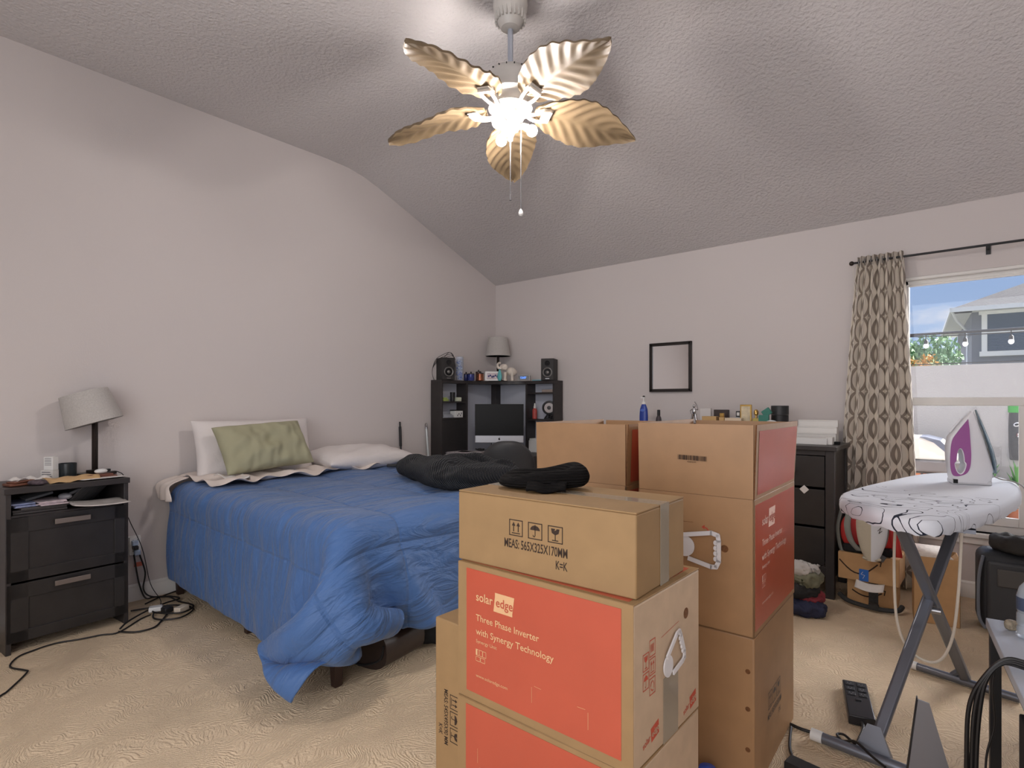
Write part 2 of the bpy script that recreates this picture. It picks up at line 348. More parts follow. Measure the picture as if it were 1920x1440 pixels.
# ------------------------------------------------------------------ bed
BX0, BX1, BY0, BY1 = -4.06, -2.08, 1.37, 2.93
bed = thing('bed', 'double bed with dark wooden frame against the left wall, under the blue comforter', 'bed', (BX0, BY0, 0))
BL, BW = BX1-BX0, BY1-BY0
DW = mat('dark_bed_wood', (52, 34, 28), .5, var=.1, vs=20)
MB().box(.02, BL-.02, .02, BW-.02, .36, .68).build('mattress', SHEET, bed, bevel=.05, seg=4)
MB().box(.0, BL, .0, .03, .26, .36).box(0, BL, BW-.03, BW, .26, .36).box(BL-.03, BL, 0, BW, .26, .36).box(0, .03, 0, BW, .26, .36).build('bed_rail', DW, bed, bevel=.004)
MB().box(.03, BL-.03, .03, BW-.03, .32, .355).build('slat_deck', DW, bed)
for x, y in ((.03, .02), (BL*.5, .02), (BL-.12, .0), (BL-.12, BW-.07), (BL*.5, BW-.07), (.03, BW-.07)):
    MB().add([(x+a, y+b_, z) for z, q in ((0, .012), (.27, 0)) for a, b_ in ((q, q), (.06-q, q), (.06-q, .06-q), (q, .06-q))],
             [(3, 2, 1, 0), (4, 5, 6, 7), (0, 1, 5, 4), (1, 2, 6, 5), (2, 3, 7, 6), (3, 0, 4, 7)]).build('leg', DW, bed, bevel=.004)

# comforter: cloth relaxed over the mattress
def drape():
    d = .032; x_head = BX0+.05
    Lx = (BX1 - x_head)+.43; y_a = BY0-.53; y_b = BY1+.34
    nx = int(Lx/d)+1; ny = int((y_b-y_a)/d)+1
    X, Y = np.meshgrid(np.linspace(0, Lx, nx), np.linspace(0, y_b-y_a, ny), indexing='ij')
    U0, V0 = X.copy(), Y.copy()
    p = np.stack([x_head+X, y_a+Y, np.full_like(X, .80)], -1)
    p[..., 0] -= (.75-Y).clip(0, .6)*.34*(1-X/Lx)    # cloth pulled askew near the head
    rng = np.random.RandomState(3)
    p[..., 2] += .012*np.sin(X*9+Y*4)+.01*rng.rand(nx, ny)
    rx = Lx/(nx-1); ry = (y_b-y_a)/(ny-1); rd = math.hypot(rx, ry)
    v = np.zeros_like(p)
    bx0, bx1, by0, by1, top, rr = BX0-.2, BX1+.01, BY0-.005, BY1+.005, .705, .08
    lo = np.array([bx0+rr, by0+rr, -1]); hi = np.array([bx1-rr, by1-rr, top-rr])
    def coll(p):
        q = np.minimum(np.maximum(p, lo), hi); dl = p-q; dist = np.linalg.norm(dl, axis=-1)
        m = (dist < rr) & (dist > 1e-7)
        f = np.where(m, rr/np.maximum(dist, 1e-7), 1)[..., None]
        p2 = q+dl*f
        ins = dist <= 1e-7
        p2[ins, 2] = top
        p2[..., 2] = np.maximum(p2[..., 2], .012)
        on = m | ins
        return p2, on
    def con(p, sa, sb, L, k):
        a = p[sa]; b_ = p[sb]; dl = b_-a; n = np.linalg.norm(dl, axis=-1, keepdims=True); c = dl*((n-L)/np.maximum(n, 1e-7))*.5*k
        p[sa] += c; p[sb] -= c
    S = slice
    def pairs(ax, step, L, k):
        out = []
        for ph in range(2*step):
            if ax == 0: n = nx
            else: n = ny
            idx = np.array([i for i in range(n-step) if (i//step) % 2 == ph//step and i % step == ph % step])
            if len(idx) == 0: continue
            if ax == 0: out.append(((idx, S(None)), (idx+step, S(None)), L, k))
            else: out.append(((S(None), idx), (S(None), idx+step), L, k))
        return out
    C = pairs(0, 1, rx, 1)+pairs(1, 1, ry, 1)+pairs(0, 3, 3*rx, .07)+pairs(1, 3, 3*ry, .07)
    for ph in (0, 1):
        ia = np.arange(ph, nx-1, 2)
        C.append(((ia[:, None], np.arange(0, ny-1)[None]), ((ia+1)[:, None], np.arange(1, ny)[None]), rd, .35))
        C.append(((ia[:, None], np.arange(1, ny)[None]), ((ia+1)[:, None], np.arange(0, ny-1)[None]), rd, .35))
    dt = 1/60
    # where the hanging corner and the two hem points beside it come to rest
    PIN = [(nx-1, 0, (-2.085, 1.155, .05)), (nx-1-int(.34/rx), 0, (-2.40, 1.16, .19)), (nx-1, int(.20/ry), (-2.02, 1.27, .185)), (nx-1, int(.48/ry), (-2.045, 1.42, .27)), (nx-1, int(.76/ry), (-2.035, 1.63, .29))]
    for it in range(330):
        v[..., 2] -= 4.0*dt; v *= .97
        pp = p+v*dt
        for _ in range(20):
            for c in C: con(pp, *c)
            pp, on = coll(pp)
            if it > 60:
                for i_, j_, tgt in PIN: pp[i_, j_] += (np.array(tgt)-pp[i_, j_])*min(1, (it-60)/120)
        t = pp-p
        t[on, :2] *= .35
        pp = p+t; v = t/dt; p = pp
    return p, U0, V0, nx, ny
P_, U_, V_, nx, ny = drape()
# soft quilted puffs between the stitched seams, and gathers
gx = np.gradient(P_, axis=0); gy = np.gradient(P_, axis=1); nn = np.cross(gx, gy); nn /= np.linalg.norm(nn, axis=-1, keepdims=True)+1e-9
SX, SY = .46, .47
cu_ = np.abs(np.sin(PI*(U_-.10)/SX)); cv_ = np.abs(np.sin(PI*(V_-.44)/SY))
puff = .030*np.minimum(cu_, 1)**.35*np.minimum(cv_, 1)**.35
gath = .0045*np.sin(U_*70+2.2*np.sin(V_*6))*np.exp(-((V_-.5)/.45)**2)+.004*np.sin(V_*9+U_*55*.35)*np.sin(U_*23+V_*5)
roll = .045*np.exp(-((U_-.12)/.075)**2)*(.45+.55*np.clip((V_-.75)/.5, 0, 1))*(V_ > .5)
P_ = P_ + nn*(puff+gath)[..., None]; P_[..., 2] += roll
mb = MB(); mb.v = [tuple(q) for q in P_.reshape(-1, 3)]; mb.uv = [(a, b_) for a, b_ in zip(U_.ravel(), V_.ravel())]
mb.f = [(i*ny+j, (i+1)*ny+j, (i+1)*ny+j+1, i*ny+j+1) for i in range(nx-1) for j in range(ny-1)]; mb.mi = [0]*len(mb.f)
CF = mat('blue_comforter', (72, 108, 162), .5, var=.03, vs=5, spec=.35, sheen=.15)
t, b, new, link = nodes_of(CF)
uvn = new('ShaderNodeUVMap'); uvn.uv_map = 'UVMap'; sx = new('ShaderNodeSeparateXYZ'); link(uvn.outputs[0], sx.inputs[0])
def seam(o, off, per):
    a = math_n(new, link, 'DIVIDE', math_n(new, link, 'SUBTRACT', o, off), per)
    d_ = math_n(new, link, 'ABSOLUTE', math_n(new, link, 'SUBTRACT', math_n(new, link, 'FRACT', math_n(new, link, 'ADD', a, .5)), .5))
    return math_n(new, link, 'MULTIPLY', d_, per)
dm = math_n(new, link, 'MINIMUM', seam(sx.outputs[0], .10, SX), seam(sx.outputs[1], .44, SY))
mr = new('ShaderNodeMapRange'); link(dm, mr.inputs[0]); mr.inputs[1].default_value = .0; mr.inputs[2].default_value = .012
wv = new('ShaderNodeTexNoise'); wv.inputs['Scale'].default_value = 5; wv.inputs['Detail'].default_value = 4; wv.inputs['Distortion'].default_value = 1.2
mpp = new('ShaderNodeMapping'); mpp.inputs['Scale'].default_value = (2.6, .7, 1); link(uvn.outputs[0], mpp.inputs[0]); link(mpp.outputs[0], wv.inputs[0])
hgt = math_n(new, link, 'MULTIPLY_ADD', mr.outputs[0], .35, math_n(new, link, 'MULTIPLY', wv.outputs[0], 2.2))
bp = new('ShaderNodeBump'); bp.inputs['Strength'].default_value = .7; bp.inputs['Distance'].default_value = .02; link(hgt, bp.inputs['Height']); link(bp.outputs[0], b.inputs['Normal'])
cm = mb.build('comforter', CF, smooth=180, solid=.014, subd=1, recalc=False)
tag(cm, 'rumpled blue quilted comforter draped over the bed with one corner hanging to the carpet', 'comforter')

def pillow(L, Wd, T_, seed, n=26, pinch=.05, wr=.012, fl=.0):
    r = random.Random(seed); ph = [r.uniform(0, 6) for _ in range(8)]; mb = MB()
    for sg in (1, -1):
        def fn(a, b_):
            u, v = a*2-1, b_*2-1
            px = u*(L/2)*(1-pinch*(1-v*v)) ; py = v*(Wd/2)*(1-pinch*(1-u*u))
            e = max(0, (1-abs(u)**2.6))*max(0, (1-abs(v)**2.6)); z = T_/2*e**.45
            z += wr*e**.6*(math.sin(5*u+ph[0]+3*v)+.7*math.sin(9*v+ph[1]-4*u)+.6*math.sin(13*u-7*v+ph[2]))*sg*.6
            return (px, py, sg*z + fl*abs(u*v))
        mb.surf(fn, n, n)
    return mb
def weld(o, d=.0015):
    m_ = o.modifiers.new('weld', 'WELD'); m_.merge_threshold = d; o.modifiers.move(len(o.modifiers)-1, 0)
PW = mat('white_pillow_cotton', (226, 220, 218), .9, bump=.45, bs=42, bdist=.006)
PG = mat('sage_green_cotton', (166, 164, 136), .85, var=.05, vs=5, bump=.32, wave=(4, 7, 'X'), bdist=.015)
o = pillow(.86, .44, .20, 1).build('pillow', PW, loc=(-3.93, 1.89, .925), rot=(rad(76), rad(0), rad(90)), smooth=80, subd=1); weld(o)
tag(o, 'large white patterned pillow standing against the wall behind the green one', 'pillow', 'pillows on the bed')
o = pillow(.64, .36, .17, 5, wr=.02).build('pillow', PG, loc=(-3.74, 1.86, .955), rot=(rad(58), rad(-3), rad(93)), smooth=80, subd=1); weld(o)
tag(o, 'wrinkled sage green pillow leaning on the white pillow', 'pillow', 'pillows on the bed')
o = pillow(.84, .46, .17, 8).build('pillow', PW, loc=(-3.80, 2.67, .82), rot=(rad(6), rad(0), rad(90)), smooth=80, subd=1); weld(o)
tag(o, 'white pillow lying flat on the bed to the right of the green pillow', 'pillow', 'pillows on the bed')
# rumpled sheet at the head
def shf(u, v):
    x = -4.06+(.56-.12*v)*u+.04*math.sin(v*17)*u; y = 1.43+1.42*v
    z = .765+.016*math.sin(v*23+u*6)*math.sin(u*9)+.014*math.sin(v*41-u*15)+ (.0 if v > .03 else 0)
    return (x, y, z)
mb = MB(); mb.surf(shf, 30, 70)
def shs(u, v):
    return (-4.06+.20*v+.01*math.sin(u*8), 1.43-.12*math.sin(min(1, u*1.6)*PI/2)-.012*math.sin(v*14+u*3), .77-.10*u*u-.04*u)
mb.surf(shs, 12, 24)
o = mb.build('bed_sheet', SHEET, smooth=180, solid=.006, subd=1, recalc=False); weld(o, .004)
tag(o, 'rumpled cream sheet showing at the head of the bed under the pillows', 'bed sheet')
def crump(u, v, w, h, s): return (w*(u-.5), h*(v-.5), .012+.01*math.sin(u*7+s)*math.sin(v*5+s)+.008*math.sin(u*13+v*9))
o = MB().surf(lambda u, v: crump(u, v, .22*(1-.5*v), .17, 1), 12, 12).build('tissue', PAPER, loc=(-3.62, 1.62, .765), rot=(rad(-4), rad(4), rad(40)), smooth=180, solid=.003)
tag(o, 'crumpled white tissue on the comforter near the head of the bed', 'tissue')
g = MB().cb((0, 0, .012), (.16, .045, .02)).cb((.05, .05, .01), (.08, .05, .018), (0, 0, .5))
o = g.build('remote_control', BLK, loc=(-3.50, 2.80, .745), rot=(0, 0, rad(50)), bevel=.006)
tag(o, 'small black remote control on the far edge of the comforter near the black blanket', 'remote control')
# folded black blanket
KN = mat('black_knit', (26, 28, 33), .95, var=.2, vs=40, bump=.75, wave=(34, 2.5, 'DIAGONAL'), bdist=.012, spec=.15, sheen=.1)
def blob(a, b_, L, Wd, Hh, seed, n=48, pw=2.6):
    r = random.Random(seed); ph = [r.uniform(0, 6) for _ in range(9)]
    def fn(u, v):
        th = u*2*PI; fi = (v-.5)*PI
        c = math.copysign(abs(math.cos(th))**(2/pw), math.cos(th)); s_ = math.copysign(abs(math.sin(th))**(2/pw), math.sin(th))
        cf = max(0, math.cos(fi))**.55; sf = math.copysign(abs(math.sin(fi))**.9, math.sin(fi))
        w = 1+.07*math.sin(3*th+ph[0])+.05*math.sin(5*th+ph[1])
        x, y = L/2*c*cf*w, Wd/2*s_*cf*w
        z = Hh/2*sf
        if sf > 0: z *= 1+.22*math.sin(x*11+ph[2])*math.sin(y*9+ph[3])+.14*math.sin(x*23+y*14+ph[4])-.28*math.exp(-((y-.06-.15*math.sin(x*5))/.035)**2)
        return (x, y, z+Hh/2)
    return MB().surf(fn, n, n//2+1, cu=True)
from mathutils import noise as NZ
def crumple(o, sc, amp, ridge=1):
    # folds and creases of a loosely dropped fabric
    me_ = o.data; zmin = min(v_.co.z for v_ in me_.vertices)
    for v_ in me_.vertices:
        p = v_.co.copy(); n_ = v_.normal
        a = NZ.noise(p*sc+Vector((3.1, 1.7, 9.2))); b2 = NZ.noise(p*sc*2.3+Vector((7.7, 0, 2)))
        k_ = (1-2*abs(a))*ridge+.5*(1-2*abs(b2))*ridge-.5
        v_.co = p+n_*k_*amp; v_.co.z = max(v_.co.z, zmin)
    me_.update()
o = blob(0, 0, .96, .66, .17, 4, 96, 4.2).build('blanket', KN, loc=(-2.62, 2.62, .715), rot=(0, 0, rad(-26)), smooth=180, subd=1); weld(o); crumple(o, 5, .012)
tag(o, 'folded black ribbed blanket heaped on the far foot corner of the bed', 'blanket')

# things under the bed
DB = mat('dark_brown_leather', (46, 34, 30), .5, var=.15, vs=20)
g = MB().surf(lambda u, v: ((.20+.17*math.copysign(abs(math.cos(v*2*PI))**.7, math.cos(v*2*PI)))-.2, .26*(u-.5)*(1), .02+.095*(1+math.copysign(abs(math.sin(v*2*PI))**.7, math.sin(v*2*PI)))), 8, 30, cv=True)
g.f.append(tuple(range(30))); g.mi.append(0); g.f.append(tuple(range(7*30, 8*30))); g.mi.append(0)
u_ = thing('travel_bag', 'dark brown zipped case under the foot end of the bed beside the bed leg', 'bag', (-2.23, 1.68, 0), 8)
g.build('bag_body', DB, u_); MB().tube(spline([(-.13, -.134, .06), (0, -.136, .03), (.13, -.134, .08), (.155, -.134, .15)], 6), .005, 6).build('zipper', BLKM, u_)
o = blob(0, 0, .38, .26, .20, 9, 40).build('garment', mat('black_cloth', (28, 30, 36), .8, var=.3, vs=12, bump=.3, bs=14, bdist=.03), loc=(-2.22, 2.02, .0), rot=(0, 0, rad(60)), smooth=180); weld(o); crumple(o, 9, .018)
tag(o, 'crumpled dark garment lying on the carpet under the bed next to the brown case', 'clothing')
PL = mat('clear_plastic_film', (170, 190, 206), .12, bump=1, bs=16, bdist=.05, alpha=.55, spec=.9)
o = blob(0, 0, .46, .34, .24, 12, 48).build('plastic_bag', PL, loc=(-2.12, 2.55, .0), rot=(0, 0, rad(70)), smooth=180)
for v_ in o.data.vertices:
    n_ = Vector((math.sin(v_.co.x*47+v_.co.y*31), math.sin(v_.co.y*53-v_.co.z*40), math.sin(v_.co.z*61+v_.co.x*29))); v_.co += n_*.012; v_.co.z = max(v_.co.z, .002)
tag(o, 'crumpled clear plastic bag poking out under the foot of the bed', 'plastic bag')
g = MB().box(-.25, .25, -.16, .16, 0, .20).box(-.24, .24, -.166, -.16, .02, .18)
o = g.build('storage_case', BLKM, loc=(-2.50, 2.36, 0), rot=(0, 0, rad(3)), bevel=.02, seg=3)
tag(o, 'black storage case pushed under the bed behind the plastic bag', 'case')

# ------------------------------------------------------------------ nightstand
NX, NY, NR = -3.668, .519, 4.0
TN = Matrix.Translation((NX, NY, 0)) @ Matrix.Rotation(rad(NR), 4, 'Z')
def nw(x, y, z): return tuple(TN @ Vector((x, y, z)))
ns = thing('nightstand', 'black wooden nightstand with an open shelf and two panelled drawers by the left wall', 'nightstand', (NX, NY, 0), NR)
g = MB(); NWd = .53
g.box(-.38, .0, 0, .022, .0, .80).box(-.38, .0, NWd-.022, NWd, .0, .80).box(-.385, .008, -.006, NWd+.006, .795, .825)
g.box(-.38, -.01, .022, NWd-.022, .665, .685).box(-.38, -.37, .022, NWd-.022, .05, .8).box(-.37, -.02, .022, NWd-.022, .05, .066)
g.build('body', BLKW, ns, bevel=.002)
HND = mat('dark_handle_metal', (138, 128, 122), .42, .6)
for z0, z1, hz in ((.355, .675, .635), (.055, .345, .315)):
    d = MB(); d.box(-.018, 0, .003, NWd-.003, z0, z0+.055).box(-.018, 0, .003, NWd-.003, z1-.075, z1).box(-.018, 0, .003, .09, z0, z1).box(-.018, 0, NWd-.068, NWd-.003, z0, z1).box(-.018, -.007, .05, NWd-.05, z0+.03, z1-.05)
    d.box(-.33, -.018, .03, NWd-.03, z0+.02, z0+.16)
    dr = d.build('drawer', BLKF, ns, bevel=.0015)
    MB().box(.018, .024, .19, .345, hz-.013, hz+.013).box(0, .022, .2, .21, hz-.005, hz+.005).box(0, .022, .325, .335, hz-.005, hz+.005).build('handle', HND, dr, bevel=.002)
def tabletop_lamp(name, label, loc, rz, hs, rt, rb, zt, zb, poleh, tiltx=0, tilty=0):
    t = thing(name, label, 'lamp', loc, rz)
    MB().cb((0, 0, .008), (.15, .15, .016)).cb((0, 0, .024), (.06, .06, .018)).build('base', LAMPM, t, bevel=.002)
    MB().cb((0, 0, poleh/2+.03), (.022, .022, poleh)).cb((0, 0, poleh*.5+.03), (.027, .008, poleh-.01)).build('pole', LAMPM, t, bevel=.001)
    s_ = MB().lathe([(rb, 0), (rb+.0015, 0), (rt+.0015, hs), (rt, hs), (rb, 0)], n=48)
    R = Euler((tiltx, tilty, 0)).to_matrix().to_4x4()
    o = s_.build('lamp_shade', SHADE, t, loc=(0, 0, zb), rot=(tiltx, tilty, 0))
    MB().tube([(rt, 0, hs-.03), (0, 0, hs-.03), (-rt, 0, hs-.03)], .002, 6).tube([(0, rt, hs-.03), (0, -rt, hs-.03)], .002, 6).lathe([(.012, hs-.09), (.018, hs-.08), (.018, hs-.03), (.01, hs-.02)], n=16).build('shade_holder', WHT, o)
    MB().ball((0, 0, hs-.13), .028, 14).build('bulb', mat('unlit_bulb', (236, 232, 224), .3), o)
    return t
tabletop_lamp('table_lamp', 'table lamp with a tilted grey speckled drum shade on the nightstand', nw(-.27, .455, .8255), 36, .185, .118, .142, .5, .305, .33, rad(8), rad(-15))
# things on the nightstand
def on(o, label, cat, **k): return tag(o, label, cat, **k)
g = MB().box(-.032, .032, -.02, .02, 0, .052).box(-.022, .03, -.018, .02, .053, .125)
bxx = thing('medicine_box', 'small white carton pair standing beside the black cup on the nightstand', 'box', nw(-.235, .235, .8255), 40)
MB().box(-.034, .034, -.02, .02, 0, .054).build('lower_carton', PAPER, bxx, bevel=.001)
g = MB().box(-.018, .032, -.018, .02, .055, .128)
g.build('upper_carton', WHT, bxx, bevel=.001)
g = MB()
for i in range(5): rect2(g, -.012, .118-i*.009, .024, .121-i*.009, fr(0, -.0185, 0))
for i in range(3): rect2(g, -.026, .042-i*.012, .02+i*.004, .046-i*.012, fr(0, -.0205, 0))
g.build('printed_text', mat('grey_ink', (120, 118, 124), .8), bxx, smooth=0)
o = MB().lathe([(.036, 0), (.041, .004), (.042, .085), (.039, .085), (.038, .02), (0, .02)], n=36).build('cup', mat('dark_cup', (30, 38, 42), .3), loc=nw(-.235, .315, .8255))
on(o, 'black cylindrical cup behind the brown paper bag on the nightstand', 'cup')
def sheet(fn, name, m_, label, cat, loc, rot, n=14, th=.002, parent=None):
    o = MB().surf(fn, n, n).build(name, m_, parent, loc=loc, rot=rot, smooth=180, solid=th)
    if label: tag(o, label, cat)
    return o
sheet(lambda u, v: ((u-.5)*.11+.006*math.sin(v*6), (v-.5)*.25*(1-.1*u), .006+.02*(u)*(1-u)*2+.004*math.sin(v*17+u*5)+.010*u), 'paper_bag', mat('tan_paper', (206, 170, 124), .85, var=.08, vs=30), 'flattened brown paper bag along the front edge of the nightstand top', 'paper bag', nw(-.09, .295, .826), (0, rad(12), rad(NR)), th=.004)
WAL = mat('brown_leather', (110, 66, 48), .6, var=.25, vs=30, bump=.3, bs=40, bdist=.004)
o = MB().cb((0, 0, .008), (.075, .10, .014), (0, 0, .2)).cb((.005, .01, .021), (.065, .095, .008), (.05, 0, .35)).build('wallet', WAL, loc=nw(-.10, .07, .8255), rot=(0, 0, rad(NR)), bevel=.004)
on(o, 'brown leather wallet at the left end of the nightstand top', 'wallet')
sheet(lambda u, v: ((u-.5)*.09, (v-.5)*.16, .024+.016*math.sin(u*7+v*4)*math.sin(v*9)), 'receipt', PAPER, 'crumpled white receipts beside the brown wallet on the nightstand', 'paper', nw(-.14, .13, .825), (0, 0, rad(18)), th=.0015)
o = blob(0, 0, .09, .055, .026, 21, 24).build('key_pouch', mat('mixed_pouch', (82, 70, 76), .6, var=.6, vs=60), loc=nw(-.05, .135, .8255), rot=(0, 0, .6), smooth=180); weld(o)
on(o, 'small dark crumpled pouch on the front edge of the nightstand between wallet and paper bag', 'pouch')
sheet(lambda u, v: ((u-.5)*.075, (v-.5)*.21, .004+.003*u), 'envelope', PAPER, 'thin white envelope on the front right edge of the nightstand top', 'envelope', nw(-.05, .42, .826), (0, 0, rad(NR+3)), th=.003)
o = MB().cb((0, 0, .006), (.09, .15, .012)).cb((.01, -.01, .0165), (.075, .13, .008), (0, 0, .1)).build('notebook', mat('rust_notebook', (120, 74, 60), .6), loc=nw(-.13, .43, .826), rot=(0, 0, rad(NR)), bevel=.002)
on(o, 'small rust-coloured notebook in front of the lamp base on the nightstand', 'notebook')
ch = thing('charger', 'white plug-in charger lying on the nightstand with its cable hanging down the side', 'charger', nw(-.13, .44, .847), 20)
MB().ball((0, 0, .014), (.022, .035, .014), 18).build('charger_body', WHT, ch)
MB().cb((0, .04, .014), (.02, .018, .018)).build('plug_collar', BLK, ch, bevel=.002)
a_ = Vector(nw(-.13, .44, .847))
pts = [Vector(nw(-.12, .48, .856)), Vector(nw(-.12, .52, .85)), Vector(nw(-.15, .565, .80)), Vector(nw(-.2, .59, .60)), Vector((-3.99, 1.20, .35)), Vector((-3.97, 1.24, .12)), Vector((-3.88, 1.27, .02)), Vector((-3.77, 1.20, .012))]
o = MB().tube(spline(pts, 6), .0022, 8).build('charging_cable', CABLE); on(o, 'thin dark charging cable running from the nightstand top down to the floor', 'cable')
pts = [Vector(nw(-.25, .52, .84)), Vector(nw(-.26, .57, .80)), Vector(nw(-.3, .59, .64)), Vector((-4.05, 1.14, .55)), Vector((-4.055, 1.19, .42))]
o = MB().tube(spline(pts, 6), .002, 8).build('lamp_cord', CABLEW); on(o, 'thin pale cord from the nightstand lamp down to the wall outlet', 'cord')
# papers in the open shelf
def pile(name, x, y, w, d, z, n, m_, label, cat='papers', rz=0, h=.004, seed=1, jit=.012):
    r = random.Random(seed); g = MB()
    for i in range(n): g.cb((r.uniform(-jit, jit), r.uniform(-jit, jit), h*(i+.5)), (w*(1-.02*i), d, h*.85), (0, 0, r.uniform(-.12, .12)))
    o = g.build(name, m_, loc=nw(x, y, z), rot=(0, 0, rad(NR+rz)), bevel=.0005); on(o, label, cat); return o
pile('folder', -.16, .16, .26, .22, .6855, 3, mat('dark_folder', (74, 70, 70), .5), 'stack of dark folders at the bottom left of the nightstand shelf', 'folder', h=.011, seed=4)
pile('paper_stack', -.13, .075, .2, .095, .7195, 4, mat('blue_paper', (150, 160, 196), .7, var=.35, vs=40), 'bluish papers stacked on the left of the nightstand shelf', seed=5, h=.005)
pile('paper_stack', -.11, .19, .2, .115, .7195, 4, mat('pink_paper', (206, 190, 196), .8, var=.2, vs=50), 'pinkish papers in the middle of the nightstand shelf', seed=6, h=.005)
o = MB().cb((0, 0, 0), (.16, .19, .003)).build('card_folder', mat('striped_dark_card', (58, 58, 60), .6, bump=.6, wave=(20, 0, 'Y'), bdist=.004), loc=nw(-.10, .36, .738), rot=(rad(-4), rad(-46), rad(NR+38))); on(o, 'dark ribbed card standing tilted in the right of the nightstand shelf', 'card')
sheet(lambda u, v: ((u-.5)*.21, (v-.5)*.25, .01+.022*(1-v)**3+.004*math.sin(u*6)+.0), 'magazine', mat('magazine_paper', (196, 190, 186), .5, var=.18, vs=22), 'open magazine sticking out over the edge of the nightstand shelf', 'magazine', nw(-.02, .39, .688), (rad(2), 0, rad(NR-3)), th=.006)
o = MB().ball((0, 0, .02), (.04, .03, .018), 16).tube([(.0, .02, .03), (-.03, .07, .045)], .008, 8).build('adapter', mat('silver_grey', (150, 150, 156), .35, .3), loc=nw(-.06, .255, .73)); on(o, 'grey rounded adapter among the papers in the nightstand shelf', 'adapter')
o = MB().cb((0, 0, 0), (.06, .12, .012)).build('black_booklet', mat('slate_card', (84, 86, 90), .5), loc=nw(-.12, .15, .765), rot=(rad(12), rad(10), rad(NR+10))); o.name = 'booklet'; on(o, 'slate grey booklet leaning on top of the papers under the nightstand top', 'booklet')

# wall outlet and cables by the nightstand
ou_ = thing('outlet_adapter', 'white multi-plug outlet adapter with plugs on the left wall beside the nightstand', 'outlet', (XL, 1.185, .35))
MB().box(0, .006, -.036, .036, -.06, .06).box(.006, .03, -.03, .03, -.055, .055).build('outlet_plate', WHT, ou_, bevel=.002)
for z in (-.03, .005, .035):
    for y in (-.012, .012): MB().cb((.0305, y, z), (.001, .003, .01)).build('socket_slot', BLKM, ou_, smooth=0)
for zz in ((-.006, .022), (.006, -.04)): MB().cb((.045, *zz), (.03, .032, .03)).build('plug', mat('plug_blue_white', (178, 196, 222), .5, var=.2, vs=40), ou_, bevel=.004)
MB().cb((.046, -.004, -.008), (.034, .028, .022)).build('plug', BLK, ou_, bevel=.003)
MB().cb((.02, .02, -.12), (.003, .045, .03), (0, .3, 0)).build('plug_tag', mat('coral_tag', (224, 130, 110), .7), ou_)
Zc = .006
def fl(P, z=Zc): return [(x, y, z) for x, y in P]
o = MB().tube(spline([(-3.05, .33, Zc)] + fl([(-3.181, .433), (-3.216, .464), (-3.364, .55), (-3.407, .547), (-3.501, .512), (-3.602, .554), (-3.64, .618), (-3.66, .711), (-3.625, .809), (-3.603, .895), (-3.573, .965), (-3.692, 1.101), (-3.725, 1.165)]), 6), .004, 8).build('floor_cable', CABLE)
on(o, 'long black cable snaking along the carpet in front of the nightstand', 'cable')
cc = thing('power_cord_coil', 'tangled coil of black power cords on the carpet between nightstand and bed', 'cord', (-3.7, 1.2, 0))
def loc_(P, z): return [(x+3.7, y-1.2, z) for x, y in P]
MB().tube(spline(loc_([(-3.864, 1.104), (-3.84, 1.18), (-3.777, 1.303), (-3.659, 1.358), (-3.583, 1.337), (-3.526, 1.251), (-3.57, 1.177), (-3.644, 1.153), (-3.754, 1.195)], .012), 6), .0048, 8).build('cord_loop', CABLE, cc)
MB().tube(spline(loc_([(-3.582, .974), (-3.666, 1.035), (-3.767, 1.157), (-3.827, 1.276), (-3.85, 1.363), (-3.94, 1.34), (-4.0, 1.271), (-4.03, 1.23)], .02) + [(-.345, .0, .12), (-.35, -.02, .26), (-.335, -.03, .30)], 6), .0048, 8).build('cord_loop', CABLE, cc)
MB().tube(spline(loc_([(-3.577, .966), (-3.5, 1.025), (-3.493, 1.106), (-3.565, 1.168), (-3.67, 1.238)], .008), 6), .0048, 8).build('cord_loop', CABLE, cc)
MB().tube(spline([(-.335, .0, .30), (-.33, .03, .18), (-.33, .02, .08), (-.30, .05, .03), (-.2, .12, .03), (-.1, .14, .02), (.05, .17, .02), (.12, .08, .02), (.0, -.02, .02), (-.1, .0, .02)], 6), .0048, 8).build('cord_loop', CABLE, cc)
MB().cb((.06, .10, .024), (.045, .075, .03), (0, 0, .5)).build('plug', mat('ivory_plug', (226, 214, 196), .4), cc, bevel=.005)
MB().cb((-.05, .0, .026), (.05, .07, .028), (0, 0, -.4)).build('cord_clip', WHT, cc, bevel=.006)
MB().cb((.01, .04, .024), (.05, .05, .03), (0, 0, .2)).build('plug', BLK, cc, bevel=.005)
o = MB().tube(spline([(-3.93, 1.20, .012), (-4.0, 1.3, .01), (-4.05, 1.42, .01), (-4.055, 1.55, .01), (-4.05, 1.75, .01), (-4.0, 2.1, .01)], 6), .0045, 8).build('power_cable', CABLE)
on(o, 'black cable lying along the baseboard and under the bed', 'cable')

# poles leaning in the gap between bed and desk
o = MB().tube([(-3.98, 3.27, .005), (-4.06, 3.288, .86)], .0075, 10).tube([(-4.06, 3.288, .85), (-4.072, 3.29, 1.03)], .012, 10).tube([(-4.072, 3.29, 1.03), (-4.074, 3.29, 1.075)], .007, 10).build('telescopic_pole', BLK)
on(o, 'thin black telescopic pole leaning on the left wall behind the bed', 'pole')
g = thing('broom_handle', 'white metal pole leaning on the wall right beside the corner desk', 'pole', (-3.96, 3.60, 0))
MB().tube([(0, 0, .005), (-.10, .0, 1.0)], .011, 12).build('pole', mat('pale_metal_pole', (206, 212, 212), .3, .2), g)
MB().tube([(-.1, 0, 1.0), (-.102, 0, 1.015)], .013, 12).tube([(-.104+.016*math.cos(a), 0, 1.034+.018*math.sin(a)) for a in [2*PI*i/14 for i in range(14)]], .004, 6, closed=True).build('hanging_loop', STEEL, g)

